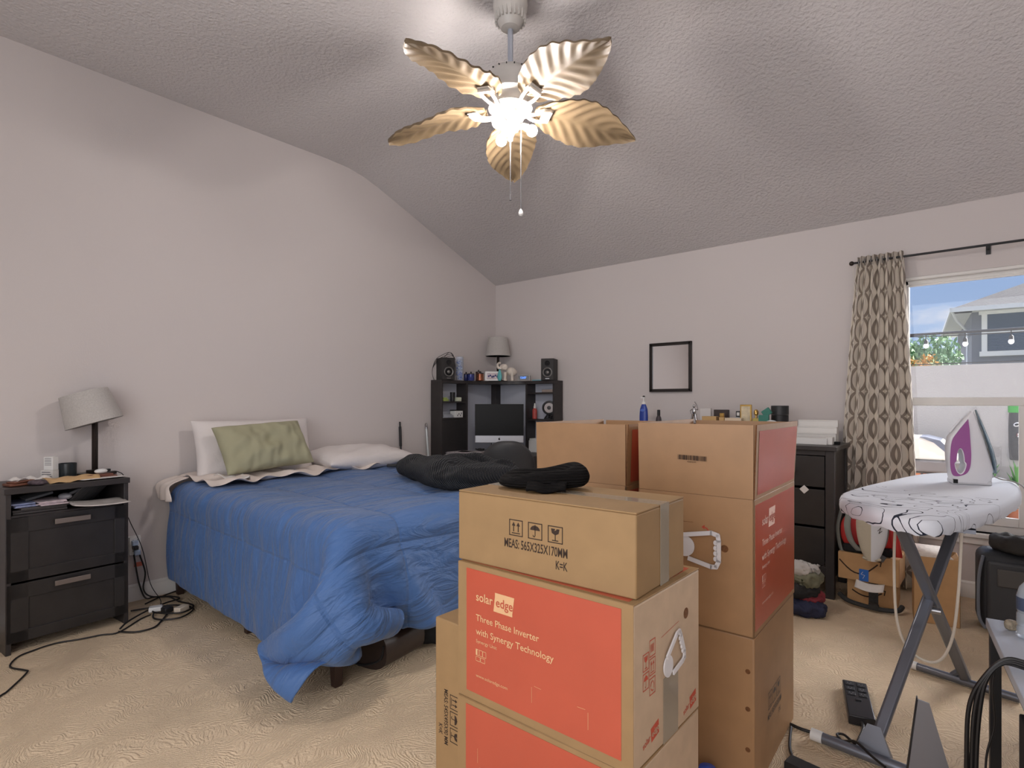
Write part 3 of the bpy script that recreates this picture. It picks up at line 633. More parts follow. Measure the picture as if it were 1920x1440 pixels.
# ------------------------------------------------------------------ corner desk
dk = thing('corner_desk', 'black corner desk with a tall hutch filling the corner of the room', 'desk', (XL, YB, 0))
HT = 1.455
def pl(P, z0, z1): return [P, z0, z1]
Lx, Ly, TD, TW = .91, .97, .165, .36       # overall size, tower depth, tower width
top = [(.015, -.02), (.015, -Ly), (TD, -Ly), (TD, -Ly+TW)]
cv = []
for i in range(9):
    t_ = i/8; a = Vector((TD, -Ly+TW)); c = Vector((Lx-TW, -TD)); mid = Vector((.30, -.30))
    cv.append(tuple(a*(1-t_)**2+mid*2*t_*(1-t_)+c*t_*t_))
top += cv[1:] + [(Lx, -TD), (Lx, -.02)]
MB().prism(top, .03, z0=HT-.015).build('hutch_top', BLKW, dk, bevel=.002)
wt = [(.015, -.02), (.015, -Ly), (.49, -Ly), (.49, -Ly+.05), (Lx-.05, -.5), (Lx, -.5), (Lx, -.02)]
MB().prism(wt, .03, z0=.715).build('desk_top', BLKW, dk, bevel=.003)
g = MB(); g.box(.015, TD, -Ly, -Ly+.02, .745, HT-.015).box(.015, TD, -Ly+TW-.02, -Ly+TW, .745, HT-.015)
g.box(Lx-.02, Lx, -TD, -.02, .745, HT-.015).box(Lx-TW, Lx-TW+.02, -TD, -.02, .745, HT-.015)
g.box(.015, .48, -Ly, -Ly+.02, 0, .715).box(Lx-.02, Lx, -.49, -.02, 0, .715).box(.015, .12, -.12, -.02, 0, .715).box(.015, .09, -.10, -.02, .745, HT-.015)
g.box(.015, .03, -Ly+.02, -Ly+TW, .3, .7)
for q in range(len(g.v)//8):
    s_ = MB().add(g.v[q*8:q*8+8], [tuple(i-q*8 for i in f_) for f_ in g.f[q*6:q*6+6]]); s_.build('side_panel', BLKW, dk, bevel=.0015)
sh = [1.255, 1.095]
for z in sh: MB().box(.02, TD-.003, -Ly+.02, -Ly+TW-.02, z-.008, z+.008).build('shelf', BLKW, dk, bevel=.001)
for z in (1.345, 1.075): MB().box(Lx-TW+.02, Lx-.02, -TD+.003, -.02, z-.008, z+.008).build('shelf', BLKW, dk, bevel=.001)
MB().box(TD-.02, TD-.004, -Ly+.022, -Ly+TW-.022, .75, 1.085).build('cupboard_door', BLKF, dk, bevel=.001)
BK = mat('pale_back_panel', (196, 200, 212), .5)
MB().box(.012, .022, -Ly+.02, -.10, .745, HT-.015).build('back_panel', BK, dk, smooth=0)
MB().box(.09, Lx-.02, -.022, -.012, .745, HT-.015).build('back_panel', BK, dk, smooth=0)
DX, DY = XL, YB
def dp(x, y, z): return (XL+x, YB+y, z)
ht = HT+.0155
def speaker(loc, rz, label):
    t = thing('speaker', label, 'speaker', loc, rz, 'desk speakers')
    MB().box(-.065, .065, -.085, .085, 0, .215).build('cabinet', mat('speaker_vinyl', (44, 42, 42), .6), t, bevel=.004)
    T_ = Matrix.Translation((0, -.086, 0)) @ Matrix.Rotation(rad(90), 4, 'X')
    MB().lathe([(.05, -.001), (.052, .002), (.044, .004), (.03, -.004), (.018, -.006), (.016, .0), (.008, .004), (0, .005)], n=28, T=Matrix.Translation((0, 0, .078)) @ T_).build('woofer', mat('woofer_cone', (120, 118, 116), .4, .4), t)
    MB().lathe([(.051, 0), (.056, .003), (.049, .004), (.047, .0)], n=28, T=Matrix.Translation((0, 0, .078)) @ T_).build('woofer_ring', BLK, t)
    MB().lathe([(.024, .0), (.026, .003), (.012, -.001), (.006, .003), (0, .004)], n=20, T=Matrix.Translation((0, 0, .168)) @ T_).build('tweeter', BLKM, t)
    MB().cb((0, -.086, .017), (.04, .002, .006)).build('badge', STEEL, t)
    return t
speaker(dp(.10, -Ly+.115, ht), 68, 'black bookshelf speaker with cables looped over it on the left end of the hutch')
speaker(dp(Lx-.095, -.115, ht), 22, 'black bookshelf speaker on the right end of the hutch')
sp0 = Vector(dp(.10, -Ly+.115, ht))
g = MB(); P = [(-.09, -.06, .0), (-.10, -.075, .08), (-.07, -.06, .19), (-.02, -.03, .235), (.03, .04, .27), (.05, .06, .225)]
for k in range(3): g.tube(spline([(x*(1+.12*k), y+.012*k-.01, max(z*(1-.06*k)+.003, .003)) for x, y, z in P], 6), .0025, 6)
P = [(-.02, .0, .222), (.0, .05, .275), (.02, .09, .24), (.04, .095, .12), (.05, .10, .004)]
g.tube(spline(P, 6), .0025, 6)
o = g.build('speaker_cable', CABLE, loc=sp0); on(o, 'loops of thin black cable draped over the left speaker on the hutch', 'cable')
tabletop_lamp('table_lamp', 'table lamp with an upright pale grey shade on the corner of the hutch', dp(.17, -.155, ht), 10, .195, .100, .132, .5, .275, .3)
D_ = lambda x, y, z=ht: dp(x, y, z)
o_ = thing('glass_vase', 'tall clear cylinder with blue and white stones beside the left speaker', 'vase', D_(.135, -.70))
MB().lathe([(.038, 0), (.041, .003), (.041, .235), (.038, .235), (.038, .006), (0, .006)], n=30).build('glass', mat('pale_blue_glass', (190, 206, 230), .05, alpha=.22, spec=.8), o_)
r = random.Random(5); g = MB()
for i in range(90):
    z = .012+.19*i/90; a = r.uniform(0, 6.28); q = r.uniform(.005, .026); g.ball((q*math.cos(a), q*math.sin(a), z), r.uniform(.007, .011), 6, m=0 if z < .07 or r.random() < .25 else 1)
tag_ = g.build('stones', [mat('blue_stone', (38, 84, 196), .25), mat('white_blue_stone', (190, 202, 232), .3)], o_); tag_['kind'] = 'stuff'
def candle(loc, r_, h, col, name, label, wood=False):
    t = thing(name, label, 'candle', loc)
    MB().lathe([(r_*.92, 0), (r_, .004), (r_, h), (r_*.94, h), (r_*.94, h-.012), (0, h-.012)], n=26).build('jar', mat('jar_%s' % col[3], col[:3], .2, metal=col[4], var=.4, vs=60), t)
    MB().lathe([(r_*1.02, h), (r_*1.03, h+.006), (r_*.9, h+.01), (.008, h+.011), (.006, h+.02), (.009, h+.026), (0, h+.028)], n=26).build('jar_lid', mat('lid_dark', (48, 44, 48), .35, .3), t)
candle(D_(.20, -.60), .034, .062, (66, 76, 140, 'blue', .3), 'candle_jar', 'blue patterned candle jar on the hutch next to the glass cylinder')
candle(D_(.155, -.625-.0), .022, .06, (26, 34, 84, 'navy', .1), 'candle_jar', 'slim navy candle jar between the glass cylinder and the blue jar')
candle(D_(.255, -.525), .036, .068, (150, 92, 66, 'copper', .6), 'candle_jar', 'copper coloured candle jar in the middle of the row on the hutch')
candle(D_(.20, -.49), .030, .085, (96, 52, 44, 'wine', .3), 'candle_jar', 'dark red candle jar standing behind the copper one')
t_ = thing('photo_frame', 'small white picture frame with dark lettering on the hutch under the lamp', 'picture frame', D_(.345, -.43), 40, rot=(rad(-8), 0, rad(42)))
MB().box(-.082, .082, -.006, .006, 0, .095).build('frame', WHT, t_, bevel=.002)
MB().box(-.066, .066, -.008, -.006, .014, .08).build('picture', mat('picture_print', (198, 186, 190), .5, var=.3, vs=30), t_)
g = MB(); r = random.Random(2)
for i in range(6): g.ball((-.045+.017*i, -.008, .045+.008*math.sin(i*2)), (.009, .001, .011), 8)
g.build('picture_motif', mat('navy_motif', (48, 50, 108), .5), t_)
t_ = thing('teal_ornament', 'small turquoise teardrop ornament between picture frame and elephant', 'ornament', D_(.405, -.40), 0)
MB().lathe([(.012, 0), (.026, .02), (.028, .05), (.018, .085), (.006, .115), (0, .125)], n=16, sx=1, sy=.6).build('body', mat('turquoise_glaze', (98, 186, 190), .35), t_)
# elephant
t_ = thing('elephant_figurine', 'cream elephant figurine with raised trunk on the hutch', 'figurine', D_(.475, -.34), 222)
EL = mat('cream_ceramic', (216, 206, 194), .45, var=.12, vs=40)
b_ = MB().ball((0, 0, .095), (.055, .036, .043), 20, T=Matrix.Rotation(rad(-18), 4, 'Y')).ball((.055, 0, .135), (.032, .028, .033), 16)
for x, y in ((.035, .018), (.03, -.018), (-.032, .018), (-.036, -.018)): b_.tube([(x, y, .085), (x*1.05, y, .04), (x*1.1, y, 0)], [.02, .015, .017], 12)
b_.tube(spline([(.08, 0, .13), (.10, 0, .128), (.112, 0, .145), (.108, 0, .17), (.092, 0, .18), (.082, 0, .172)], 5), [.016*(1-.022*i) for i in range(26)], 10)
b_.build('body', EL, t_, smooth=60)
for s_ in (1, -1):
    MB().ball((.04, .03*s_, .135), (.026, .006, .03), 14).build('ear', EL, t_)
    MB().tube([(.078, .014*s_, .12), (.098, .017*s_, .118)], [.004, .001], 8).build('tusk', WHT, t_)
MB().tube(spline([(-.053, 0, .10), (-.062, 0, .08), (-.058, 0, .055)], 4), .003, 6).build('tail', EL, t_)
t_ = thing('alarm_clock', 'small digital clock with blue numbers on the right part of the hutch', 'clock', D_(.575, -.215), 32)
MB().prism([(-.065, 0), (.065, 0), (.06, .055), (.05, .062), (-.05, .062), (-.06, .055)], .05, T=Matrix.Translation((0, .025, 0)) @ FRONT, z0=0).build('case', mat('clock_case', (168, 162, 158), .4), t_, bevel=.003)
MB().box(-.056, .05, -.0275, -.025, .008, .054).build('display', mat('clock_face', (14, 20, 40), .15), t_, bevel=.002)
g = MB(); g.text('12:07', .028, fr(-.04, -.0285, .022), bold=.001); g.build('digits', mat('blue_digits', (70, 120, 240), .5, emit=((.1, .3, 1), .9)), t_, smooth=0)
o = MB().cb((0, 0, .006), (.10, .06, .012)).build('teal_case', mat('pale_teal', (128, 176, 190), .5), loc=D_(.68, -.13), rot=(0, 0, .3), bevel=.004); o.name = 'glasses_case'
on(o, 'flat pale teal case between the clock and the right speaker', 'case')
o = MB().box(-.03, .03, -.045, .045, 0, .05).build('router', mat('light_grey_box', (176, 172, 170), .5), loc=D_(.11, -.765), rot=(0, 0, .1), bevel=.003)
on(o, 'small light grey box behind the left speaker on the hutch', 'box')
# left tower contents
z1 = sh[0]+.0085; z2 = sh[1]+.0085; ym = -Ly
def item(mb, name, m_, label, cat, loc, rot=(0, 0, 0), bevel=.002, **k):
    o = mb.build(name, m_, loc=loc, rot=rot, bevel=bevel, **k); return tag(o, label, cat)
item(MB().lathe([(.022, 0), (.026, .09), (.024, .09), (.02, .004), (0, .004)], n=20), 'tumbler', BLK, 'black tumbler on the upper shelf of the left tower', 'cup', D_(.10, ym+.21, z1), bevel=0)
item(MB().cb((0, 0, .012), (.06, .09, .022), (0, 0, .2)).cb((0, .0, .03), (.05, .05, .014)), 'green_package', mat('lime_pack', (176, 196, 110), .5, var=.2, vs=40), 'lime green package on the upper left shelf', 'package', D_(.10, ym+.09, z1))
item(MB().cb((0, 0, .02), (.05, .05, .04)), 'small_jar', mat('white_green_jar', (214, 220, 196), .4), 'small white and green jar right of the tumbler on the upper left shelf', 'jar', D_(.11, ym+.275, z1))
item(MB().lathe([(.012, 0), (.012, .07), (.006, .075), (.006, .09), (0, .09)], n=14), 'small_bottle', BLK, 'thin black bottle at the left end of the upper left shelf', 'bottle', D_(.11, ym+.035, z1), bevel=0)
item(MB().cb((0, 0, .006), (.10, .15, .012)).cb((.0, .01, .018), (.095, .14, .010), (0, 0, .06)).cb((0, 0, .029), (.09, .13, .010)), 'notebook_pile', mat('grey_notebooks', (168, 172, 182), .5, var=.2, vs=20), 'pile of grey notebooks on the lower left shelf', 'notebooks', D_(.09, ym+.105, z2))
bq = thing('white_carton', 'white carton with small printing on the lower left shelf', 'box', D_(.10, ym+.265, z2))
MB().box(-.03, .04, -.06, .05, 0, .065).build('carton', WHT, bq, bevel=.002)
g = MB()
for i, (a, b2) in enumerate(((-.03, .02), (-.012, .035), (.01, .02), (.022, .04))): rect2(g, a, b2-.008, a+.012, b2+.008, sd(.0407, 0, 0))
g.build('printed_marks', mat('ink_grey', (110, 110, 116), .8), bq, smooth=0)
item(MB().cb((0, 0, .005), (.06, .10, .010)), 'tablet_case', BLK, 'thin black case lying on top of the white carton', 'case', D_(.10, ym+.25, z2+.0655))
# right tower contents
z3, z4 = 1.0835, 1.3535
t_ = thing('spray_bottle', 'red and white spray bottle on the right tower shelf', 'bottle', D_(Lx-TW+.07, -.10, z3))
MB().lathe([(.022, 0), (.025, .004), (.025, .09), (.018, .105), (.011, .11)], n=20).build('body', mat('red_label', (196, 84, 78), .4, var=.15, vs=30), t_)
MB().lathe([(.012, .108), (.013, .125), (.009, .135), (.006, .16), (0, .162)], n=16).build('spray_cap', WHT, t_)
t_ = thing('desk_fan', 'small round black desk fan on the right tower shelf', 'fan', D_(Lx-.115, -.09, z3), 25)
T_ = Matrix.Translation((0, 0, .115)) @ Matrix.Rotation(rad(90), 4, 'X')
MB().lathe([(.058, -.02), (.07, -.016), (.072, .0), (.07, .018), (.056, .02), (.054, .0), (.056, -.014)], n=36, T=T_).build('ring', BLK, t_)
MB().lathe([(.05, .0), (.05, .008), (.02, .012), (0, .013)], n=30, T=T_).build('face', mat('fan_face', (196, 188, 186), .4), t_)
MB().lathe([(.02, .013), (.018, .018), (0, .02)], n=20, T=T_).build('hub', BLK, t_)
MB().tube([(0, 0, .05), (0, 0, .01)], .01, 8).cb((0, 0, .005), (.09, .06, .01)).build('stand', BLK, t_)
g = MB(); r = random.Random(8)
for k in range(4):
    g.tube([(.045*math.cos(a)+.01*k, .022*math.sin(a), .012+.012*k+.004*math.sin(3*a)) for a in [2*PI*i/16 for i in range(16)]], .004, 6, closed=True)
item(g, 'cable_bundle', BLKM, 'bundle of black cables in front of the small fan on the right tower shelf', 'cables', D_(Lx-.10, -.13, z3), bevel=0)
item(MB().cb((0, 0, .0), (.16, .03, .028)).tube([(.055, -.02, 0), (.055, -.024, 0)], .014, 12), 'drawer_box', mat('taupe_box', (160, 146, 138), .5), 'narrow taupe box with a metal knob under the hutch top in the right tower', 'box', D_(Lx-.11, -.10, z4+.0145), bevel=.002)
item(MB().cb((0, 0, .06), (.10, .10, .12)).cb((0, 0, .13), (.09, .09, .02)), 'paper_box', WHT, 'white box standing low in the right tower behind the cardboard box', 'box', D_(Lx-TW+.08, -.10, .7465))
# desktop computer
t_ = thing('desktop_computer', 'silver all-in-one computer with a dark screen on the corner desk', 'computer', (-3.55, 4.08, .7465), 39)
ALU = mat('aluminium', (206, 208, 214), .32, .25)
MB().box(-.235, .235, -.012, .014, .115, .49).build('housing', ALU, t_, bevel=.006)
MB().box(-.235, .235, -.0155, -.0125, .185, .49).build('screen', mat('screen_glass', (22, 22, 22), .35, spec=.15), t_, bevel=.001)
g = MB(); P = [(.011*math.cos(a)*(1-.15*math.cos(2*a)), .152+.011*math.sin(a)*(1-.12*abs(math.cos(a)))) for a in [2*PI*i/20 for i in range(20)]]
P = [((x if not (x > .006 and .150 < z < .158) else .0065), z) for x, z in P]
poly2(g, P, fr(0, -.0126, 0)); poly2(g, [(.0, .164), (.002, .170), (.006, .172), (.004, .166)], fr(0, -.0126, 0)); g.build('emblem', BLKM, t_, smooth=0)
MB().prism([(-.10, 0), (.10, 0), (.085, .006), (.004, .0061)], .0, z0=0) if 0 else None
MB().cb((0, .02, .003), (.19, .16, .006)).cb((0, .06, .08), (.15, .008, .16), (rad(-14), 0, 0)).build('stand', ALU, t_, bevel=.002)
for i, (x, y, w, d, rz) in enumerate(((.23, -.80, .22, .20, 10), (.30, -.70, .24, .18, 25))):
    g = MB()
    for k in range(5): g.cb((random.uniform(-.01, .01), random.uniform(-.01, .01), .003+.006*k), (w, d, .004), (0, 0, random.uniform(-.15, .15)))
    item(g, 'paper_stack', PAPERB, ['stack of loose papers at the left end of the desk top', 'spread of papers on the desk top in front of the computer'][i], 'papers', D_(x, y, .7465), (0, 0, rad(rz)), bevel=0)
g = MB().tube([(.05*math.cos(a), .03*math.sin(a), .012+.006*math.sin(2*a)) for a in [2*PI*i/20 for i in range(20)]], .006, 8, closed=True).ball((.0, 0, .014), (.03, .02, .012), 12)
item(g, 'headset', BLK, 'small black headset on the desk papers left of the computer stand', 'headset', D_(.34, -.62, .777), bevel=0)

# ------------------------------------------------------------------ office chair
ch_ = thing('office_chair', 'black office chair facing the corner desk, its rounded back above the bed', 'chair', (-2.93, 3.47, 0), 40)
CHM = mat('chair_leather', (58, 58, 60), .5, bump=.1, bs=30, bdist=.004)
def cbk(th):
    def fn(u, v):
        s_ = v*2-1; z = .50+.46*u; w = .225*(1-max(0, (u-.55)/.45)**3*.34)*(1-.25*max(0, .3-u)/.3)
        x = s_*w; zz = z-.06*(abs(s_)**3)*u; y = -.21+.05*s_*s_+.03*math.sin(u*3)-.03*(1-u)
        return (x, y-th*(1-abs(s_)**6)*(1-(2*u-1)**8)**.5, zz)
    return fn
g = MB().surf(cbk(.03), 22, 20).surf(cbk(-.03), 22, 20); o = g.build('backrest', CHM, ch_, smooth=180, subd=1); weld(o, .004)
o = blob(0, 0, .48, .46, .10, 33, 30, 4).build('seat', CHM, ch_, loc=(0, .03, .43), smooth=180); weld(o)
MB().tube(spline([(0, -.25, .72), (0, -.27, .55), (0, -.22, .42), (0, 0, .41)], 5), .016, 8).build('back_support', BLK, ch_)
for s_ in (1, -1): MB().tube(spline([(s_*.23, -.1, .45), (s_*.28, -.1, .52), (s_*.28, -.08, .64), (s_*.28, .12, .66)], 5), .015, 8).build('armrest', BLK, ch_)
MB().tube([(0, 0, .43), (0, 0, .09)], [.028, .025], 14).build('gas_column', BLK, ch_)
for k in range(5):
    a = 2*PI*k/5+.3; l = MB().tube([(0, 0, .11), (.27*math.cos(a), .27*math.sin(a), .07)], [.025, .016], 8).build('base_leg', BLK, ch_)
    MB().lathe([(.026, -.02), (.03, -.01), (.03, .01), (.026, .02)], n=16, T=Matrix.Translation((.28*math.cos(a), .28*math.sin(a), .031)) @ Matrix.Rotation(a, 4, 'Z') @ Matrix.Rotation(rad(90), 4, 'X')).build('caster', BLKM, l)

# ------------------------------------------------------------------ mirror
t_ = thing('wall_mirror', 'small black-framed mirror hanging on the back wall', 'mirror', (-2.05, YB, 1.56))
FRM = mat('black_frame', (34, 28, 26), .35)
g = MB(); w2, h2, fw = .191, .215, .026
for x0, x1, z0, z1 in ((-w2, w2, h2-fw, h2), (-w2, w2, -h2, -h2+fw), (-w2, -w2+fw, -h2, h2), (w2-fw, w2, -h2, h2)): g.box(x0, x1, -.022, -.002, z0, z1)
for x0, x1, z0, z1 in ((-w2, w2, h2-.009, h2), (-w2, w2, -h2, -h2+.009), (-w2, -w2+.009, -h2, h2), (w2-.009, w2, -h2, h2)): g.box(x0, x1, -.03, -.02, z0, z1)
g.build('frame', FRM, t_, bevel=.002)
MB().box(-w2+fw-.004, w2-fw+.004, -.012, -.008, -h2+fw-.004, h2-fw+.004).build('mirror_glass', mat('mirror_silver', (235, 236, 238), .01, 1), t_, smooth=0)

# ------------------------------------------------------------------ dresser
DRX0, DRX1, DRY0, DRY1, DRZ = -2.27, -.69, 4.02, 4.50, .97
dr = thing('dresser', 'long black-brown dresser with two rows of drawers against the back wall', 'dresser', (DRX0, DRY0, 0))
w_, d_ = DRX1-DRX0, DRY1-DRY0
g = MB().box(-.015, w_+.015, -.02, d_+.01, DRZ-.028, DRZ)
g.build('dresser_top', BLKW, dr, bevel=.003)
g = MB()
for x in (0, w_-.05):
    for y in (0, d_-.05): g.box(x, x+.05, y, y+.05, 0, DRZ-.028)
g.box(.01, .03, .05, d_-.05, .12, DRZ-.03).box(w_-.03, w_-.01, .05, d_-.05, .12, DRZ-.03).box(.05, w_-.05, d_-.02, d_-.01, .12, DRZ-.03)
g.box(.05, w_-.05, .003, .02, DRZ-.06, DRZ-.028).box(.05, w_-.05, .003, .02, .13, .20)
g.build('carcass', BLKW, dr, bevel=.002)
rows = [(.21, .40), (.415, .63), (.645, .85)] ; rows = [(.205, .44), (.455, .69), (.705, DRZ-.065)]
for z0, z1 in rows:
    for x0, x1 in ((.055, .42), (.43, .785), (.795, 1.155), (1.165, w_-.055)) if z0 > .7 else ((.055, w_/2-.005), (w_/2+.005, w_-.055)):
        q = MB().box(x0, x1, .006, .024, z0, z1).box(x0+.01, x1-.01, .024, .35, z0+.02, z1-.02).build('drawer', BLKF, dr, bevel=.003)
        MB().lathe([(.007, 0), (.007, .012), (.014, .018), (.014, .024), (.009, .028), (0, .029)], n=18, T=Matrix.Translation(((x0+x1)/2-.08*(z0 < .7), .006, (z0+z1)/2)) @ Matrix.Rotation(rad(90), 4, 'X')).build('knob', BLK, q)
dz = DRZ+.0005
def dd(x, y=4.33): return (x, y, dz)
t_ = thing('lotion_bottle', 'blue pump lotion bottle on the dresser below the mirror', 'bottle', dd(-2.154))
MB().lathe([(.02, 0), (.036, .004), (.038, .02), (.038, .17), (.034, .225), (.02, .262), (.013, .268)], n=24, sy=.6).build('body', mat('lotion_blue', (44, 70, 158), .3), t_)
MB().lathe([(.015, .266), (.015, .285), (.008, .29), (.005, .318)], n=16).cb((-.008, 0, .322), (.035, .012, .01)).build('pump', WHT, t_)
MB().lathe([(.008, .327), (.010, .330), (.010, .336), (0, .34)], n=12).build('pump_top', BLK, t_)
g = MB().ball((0, -.0235, .215), (.022, .001, .012), 16); g.build('badge', mat('badge_blue', (86, 116, 200), .4), t_)
t_ = thing('perfume_bottle', 'small dark bottle with a tall black cap right of the lotion bottle', 'perfume', dd(-2.02))
MB().lathe([(.02, 0), (.025, .004), (.026, .12), (.021, .155), (.012, .172)], n=20).build('body', mat('smoky_glass', (60, 52, 56), .15), t_)
MB().lathe([(.012, .17), (.013, .18), (.012, .22), (0, .222)], n=14).build('cap', BLK, t_)
item(MB().cb((0, 0, .012), (.05, .03, .024)), 'sunglasses_case', BLKM, 'flat black object on the dresser just left of the silver figurine', 'case', (-1.80, 4.36, dz+.115), bevel=.004)
item(MB().box(-.10, .10, -.06, .06, 0, .115), 'jewellery_box', mat('plum_box', (70, 52, 52), .5), 'low dark box holding up the small flat case on the dresser', 'box', (-1.80, 4.38, dz), bevel=.004)
t_ = thing('silver_figurine', 'little silver figurine with raised arms on the dresser', 'figurine', dd(-1.72, 4.33))
g = MB().lathe([(.035, 0), (.035, .1), (.03, .108), (.028, .11), (0, .11)], n=20)
g.build('base', mat('pewter', (120, 118, 118), .35, .8), t_)
g = MB()
for x in (-.016, .016): g.tube(spline([(x*1.6, 0, .11), (x, 0, .155), (x*.6, 0, .19)], 4), [.007, .008, .009, .0095, .01, .0105, .011, .0115, .012], 8)
g.ball((0, 0, .212), (.016, .012, .03), 12).ball((0, 0, .252), (.011, .011, .014), 12)
g.tube(spline([(.014, 0, .228), (.03, 0, .225), (.02, 0, .262), (.004, 0, .287)], 4), .0045, 6).tube(spline([(-.014, 0, .228), (-.03, 0, .215), (-.024, 0, .19)], 4), .0045, 6)
g.build('body', CHROME, t_, smooth=60)
item(MB().box(-.042, .042, -.015, .015, 0, .235), 'perfume_box', mat('silver_white_box', (206, 202, 200), .35), 'pale upright perfume box right of the silver figurine', 'box', dd(-1.645, 4.38), (0, 0, .1))
item(MB().box(-.055, .055, -.02, .02, 0, .225), 'perfume_box', mat('dark_brown_box', (58, 46, 44), .4), 'dark brown box behind the gold boxes on the dresser', 'box', dd(-1.535, 4.42))
GB = mat('gold_box', (212, 176, 122), .3, .5)
item(MB().box(-.06, .05, -.03, .03, 0, .175), 'gold_box', GB, 'low gold box in front of the dark brown box', 'box', dd(-1.575, 4.30))
t_ = thing('perfume_bottle', 'gold perfume bottle with a square cap at the right end of the low gold box', 'perfume', dd(-1.49, 4.30))
MB().box(-.02, .02, -.014, .014, 0, .17).build('body', GB, t_, bevel=.004); MB().box(-.016, .016, -.012, .012, .17, .20).build('cap', GOLD, t_, bevel=.003)
item(MB().box(-.06, .06, -.03, .03, 0, .165), 'cream_box', mat('cream_gold_box', (222, 204, 178), .4), 'cream box with gold edges in the middle of the dresser', 'box', dd(-1.40, 4.30))
t_ = thing('perfume_bottle', 'clear perfume bottle with a black ringed cap behind the cream box', 'perfume', dd(-1.405, 4.42))
MB().box(-.025, .025, -.015, .015, 0, .17).build('body', mat('clear_perfume', (190, 196, 204), .1, alpha=.6), t_, bevel=.004)
MB().box(-.018, .018, -.012, .012, .17, .215).build('cap', BLK, t_, bevel=.003)
MB().box(-.010, .010, -.0135, -.012, .18, .205).build('cap_badge', WHT, t_)
t_ = thing('picture_frame', 'small upright gold-framed picture on the dresser', 'picture frame', dd(-1.335, 4.37))
MB().box(-.042, .042, -.008, .008, 0, .265).build('frame', GOLD, t_, bevel=.003)
MB().box(-.032, .032, -.0095, -.008, .012, .252).build('picture', mat('gold_picture', (214, 200, 170), .4, var=.25, vs=26), t_)
item(MB().lathe([(.015, 0), (.018, .002), (.018, .15), (.01, .16), (0, .17)], n=14), 'perfume_vial', mat('blue_grey_glass', (120, 130, 150), .15), 'small blue-grey vial leaning before the gold-framed picture', 'perfume', dd(-1.36, 4.30), bevel=0)
t_ = thing('perfume_bottle', 'yellow perfume bottle with a round clear stopper near the right of the row', 'perfume', dd(-1.25, 4.33))
MB().box(-.025, .025, -.014, .014, 0, .165).build('body', mat('yellow_perfume', (206, 186, 110), .12, alpha=.85), t_, bevel=.006)
MB().lathe([(.008, .165), (.008, .185), (.016, .195), (.016, .215), (.008, .228), (0, .23)], n=16).build('stopper', GOLD, t_)
t_ = thing('canister', 'black lidded cylinder on the right part of the dresser', 'canister', dd(-1.10, 4.38))
MB().lathe([(.055, 0), (.058, .004), (.058, .19), (0, .19)], n=36).build('body', BLK, t_)
MB().lathe([(.0595, .192), (.0595, .255), (.057, .258), (0, .258)], n=36).build('lid', mat('canister_lid', (46, 48, 50), .4), t_)
item(MB().box(-.035, .035, -.012, .012, 0, .10).cb((.02, 0, .12), (.06, .02, .05), (0, rad(-35), 0)), 'teal_pouch', mat('teal_fabric', (64, 130, 116), .7), 'folded teal pouch against the black canister', 'pouch', (-1.18, 4.27, dz+.09), bevel=.004)
item(MB().box(-.11, .08, -.06, .06, 0, .09), 'white_case', WHT, 'low white case under the teal pouch on the dresser', 'case', (-1.15, 4.25, dz), bevel=.004)
item(MB().tube([(.055*math.cos(a), .0, .0+.055*math.sin(a)) for a in [PI*i/14 for i in range(15)]], [.009]*15, 10), 'headband', mat('pale_headband', (206, 214, 216), .4), 'pale arched headband in front of the black canister', 'headband', (-1.12, 4.24, dz+.092), bevel=0)
t_ = thing('storage_rack', 'white stepped storage rack at the right end of the dresser', 'rack', (-.87, 4.45, dz))
for k, (h, y) in enumerate(((.155, .04), (.11, .0), (.065, -.04))):
    MB().box(-.13, .125, y-.015, y+.015, 0, h).cb((0, y-.016, h-.004), (.25, .004, .008)).build('tier', TRIM, t_, bevel=.002)
t_ = thing('white_book', 'white box lying flat in front of the storage rack on the dresser', 'box', (-.86, 4.22, dz), 3)
MB().box(-.15, .10, -.07, .07, 0, .042).build('box', WHT, t_, bevel=.002); t_.name = 'flat_box'
MB().box(.09, .13, -.05, .05, 0, .05).build('box_lid', TRIM, t_, bevel=.003)
item(MB().cb((0, 0, .009), (.035, .025, .018)), 'lighter', BLKM, 'tiny dark object beside the white flat box on the dresser corner', 'lighter', (-.715, 4.27, dz), bevel=.003)

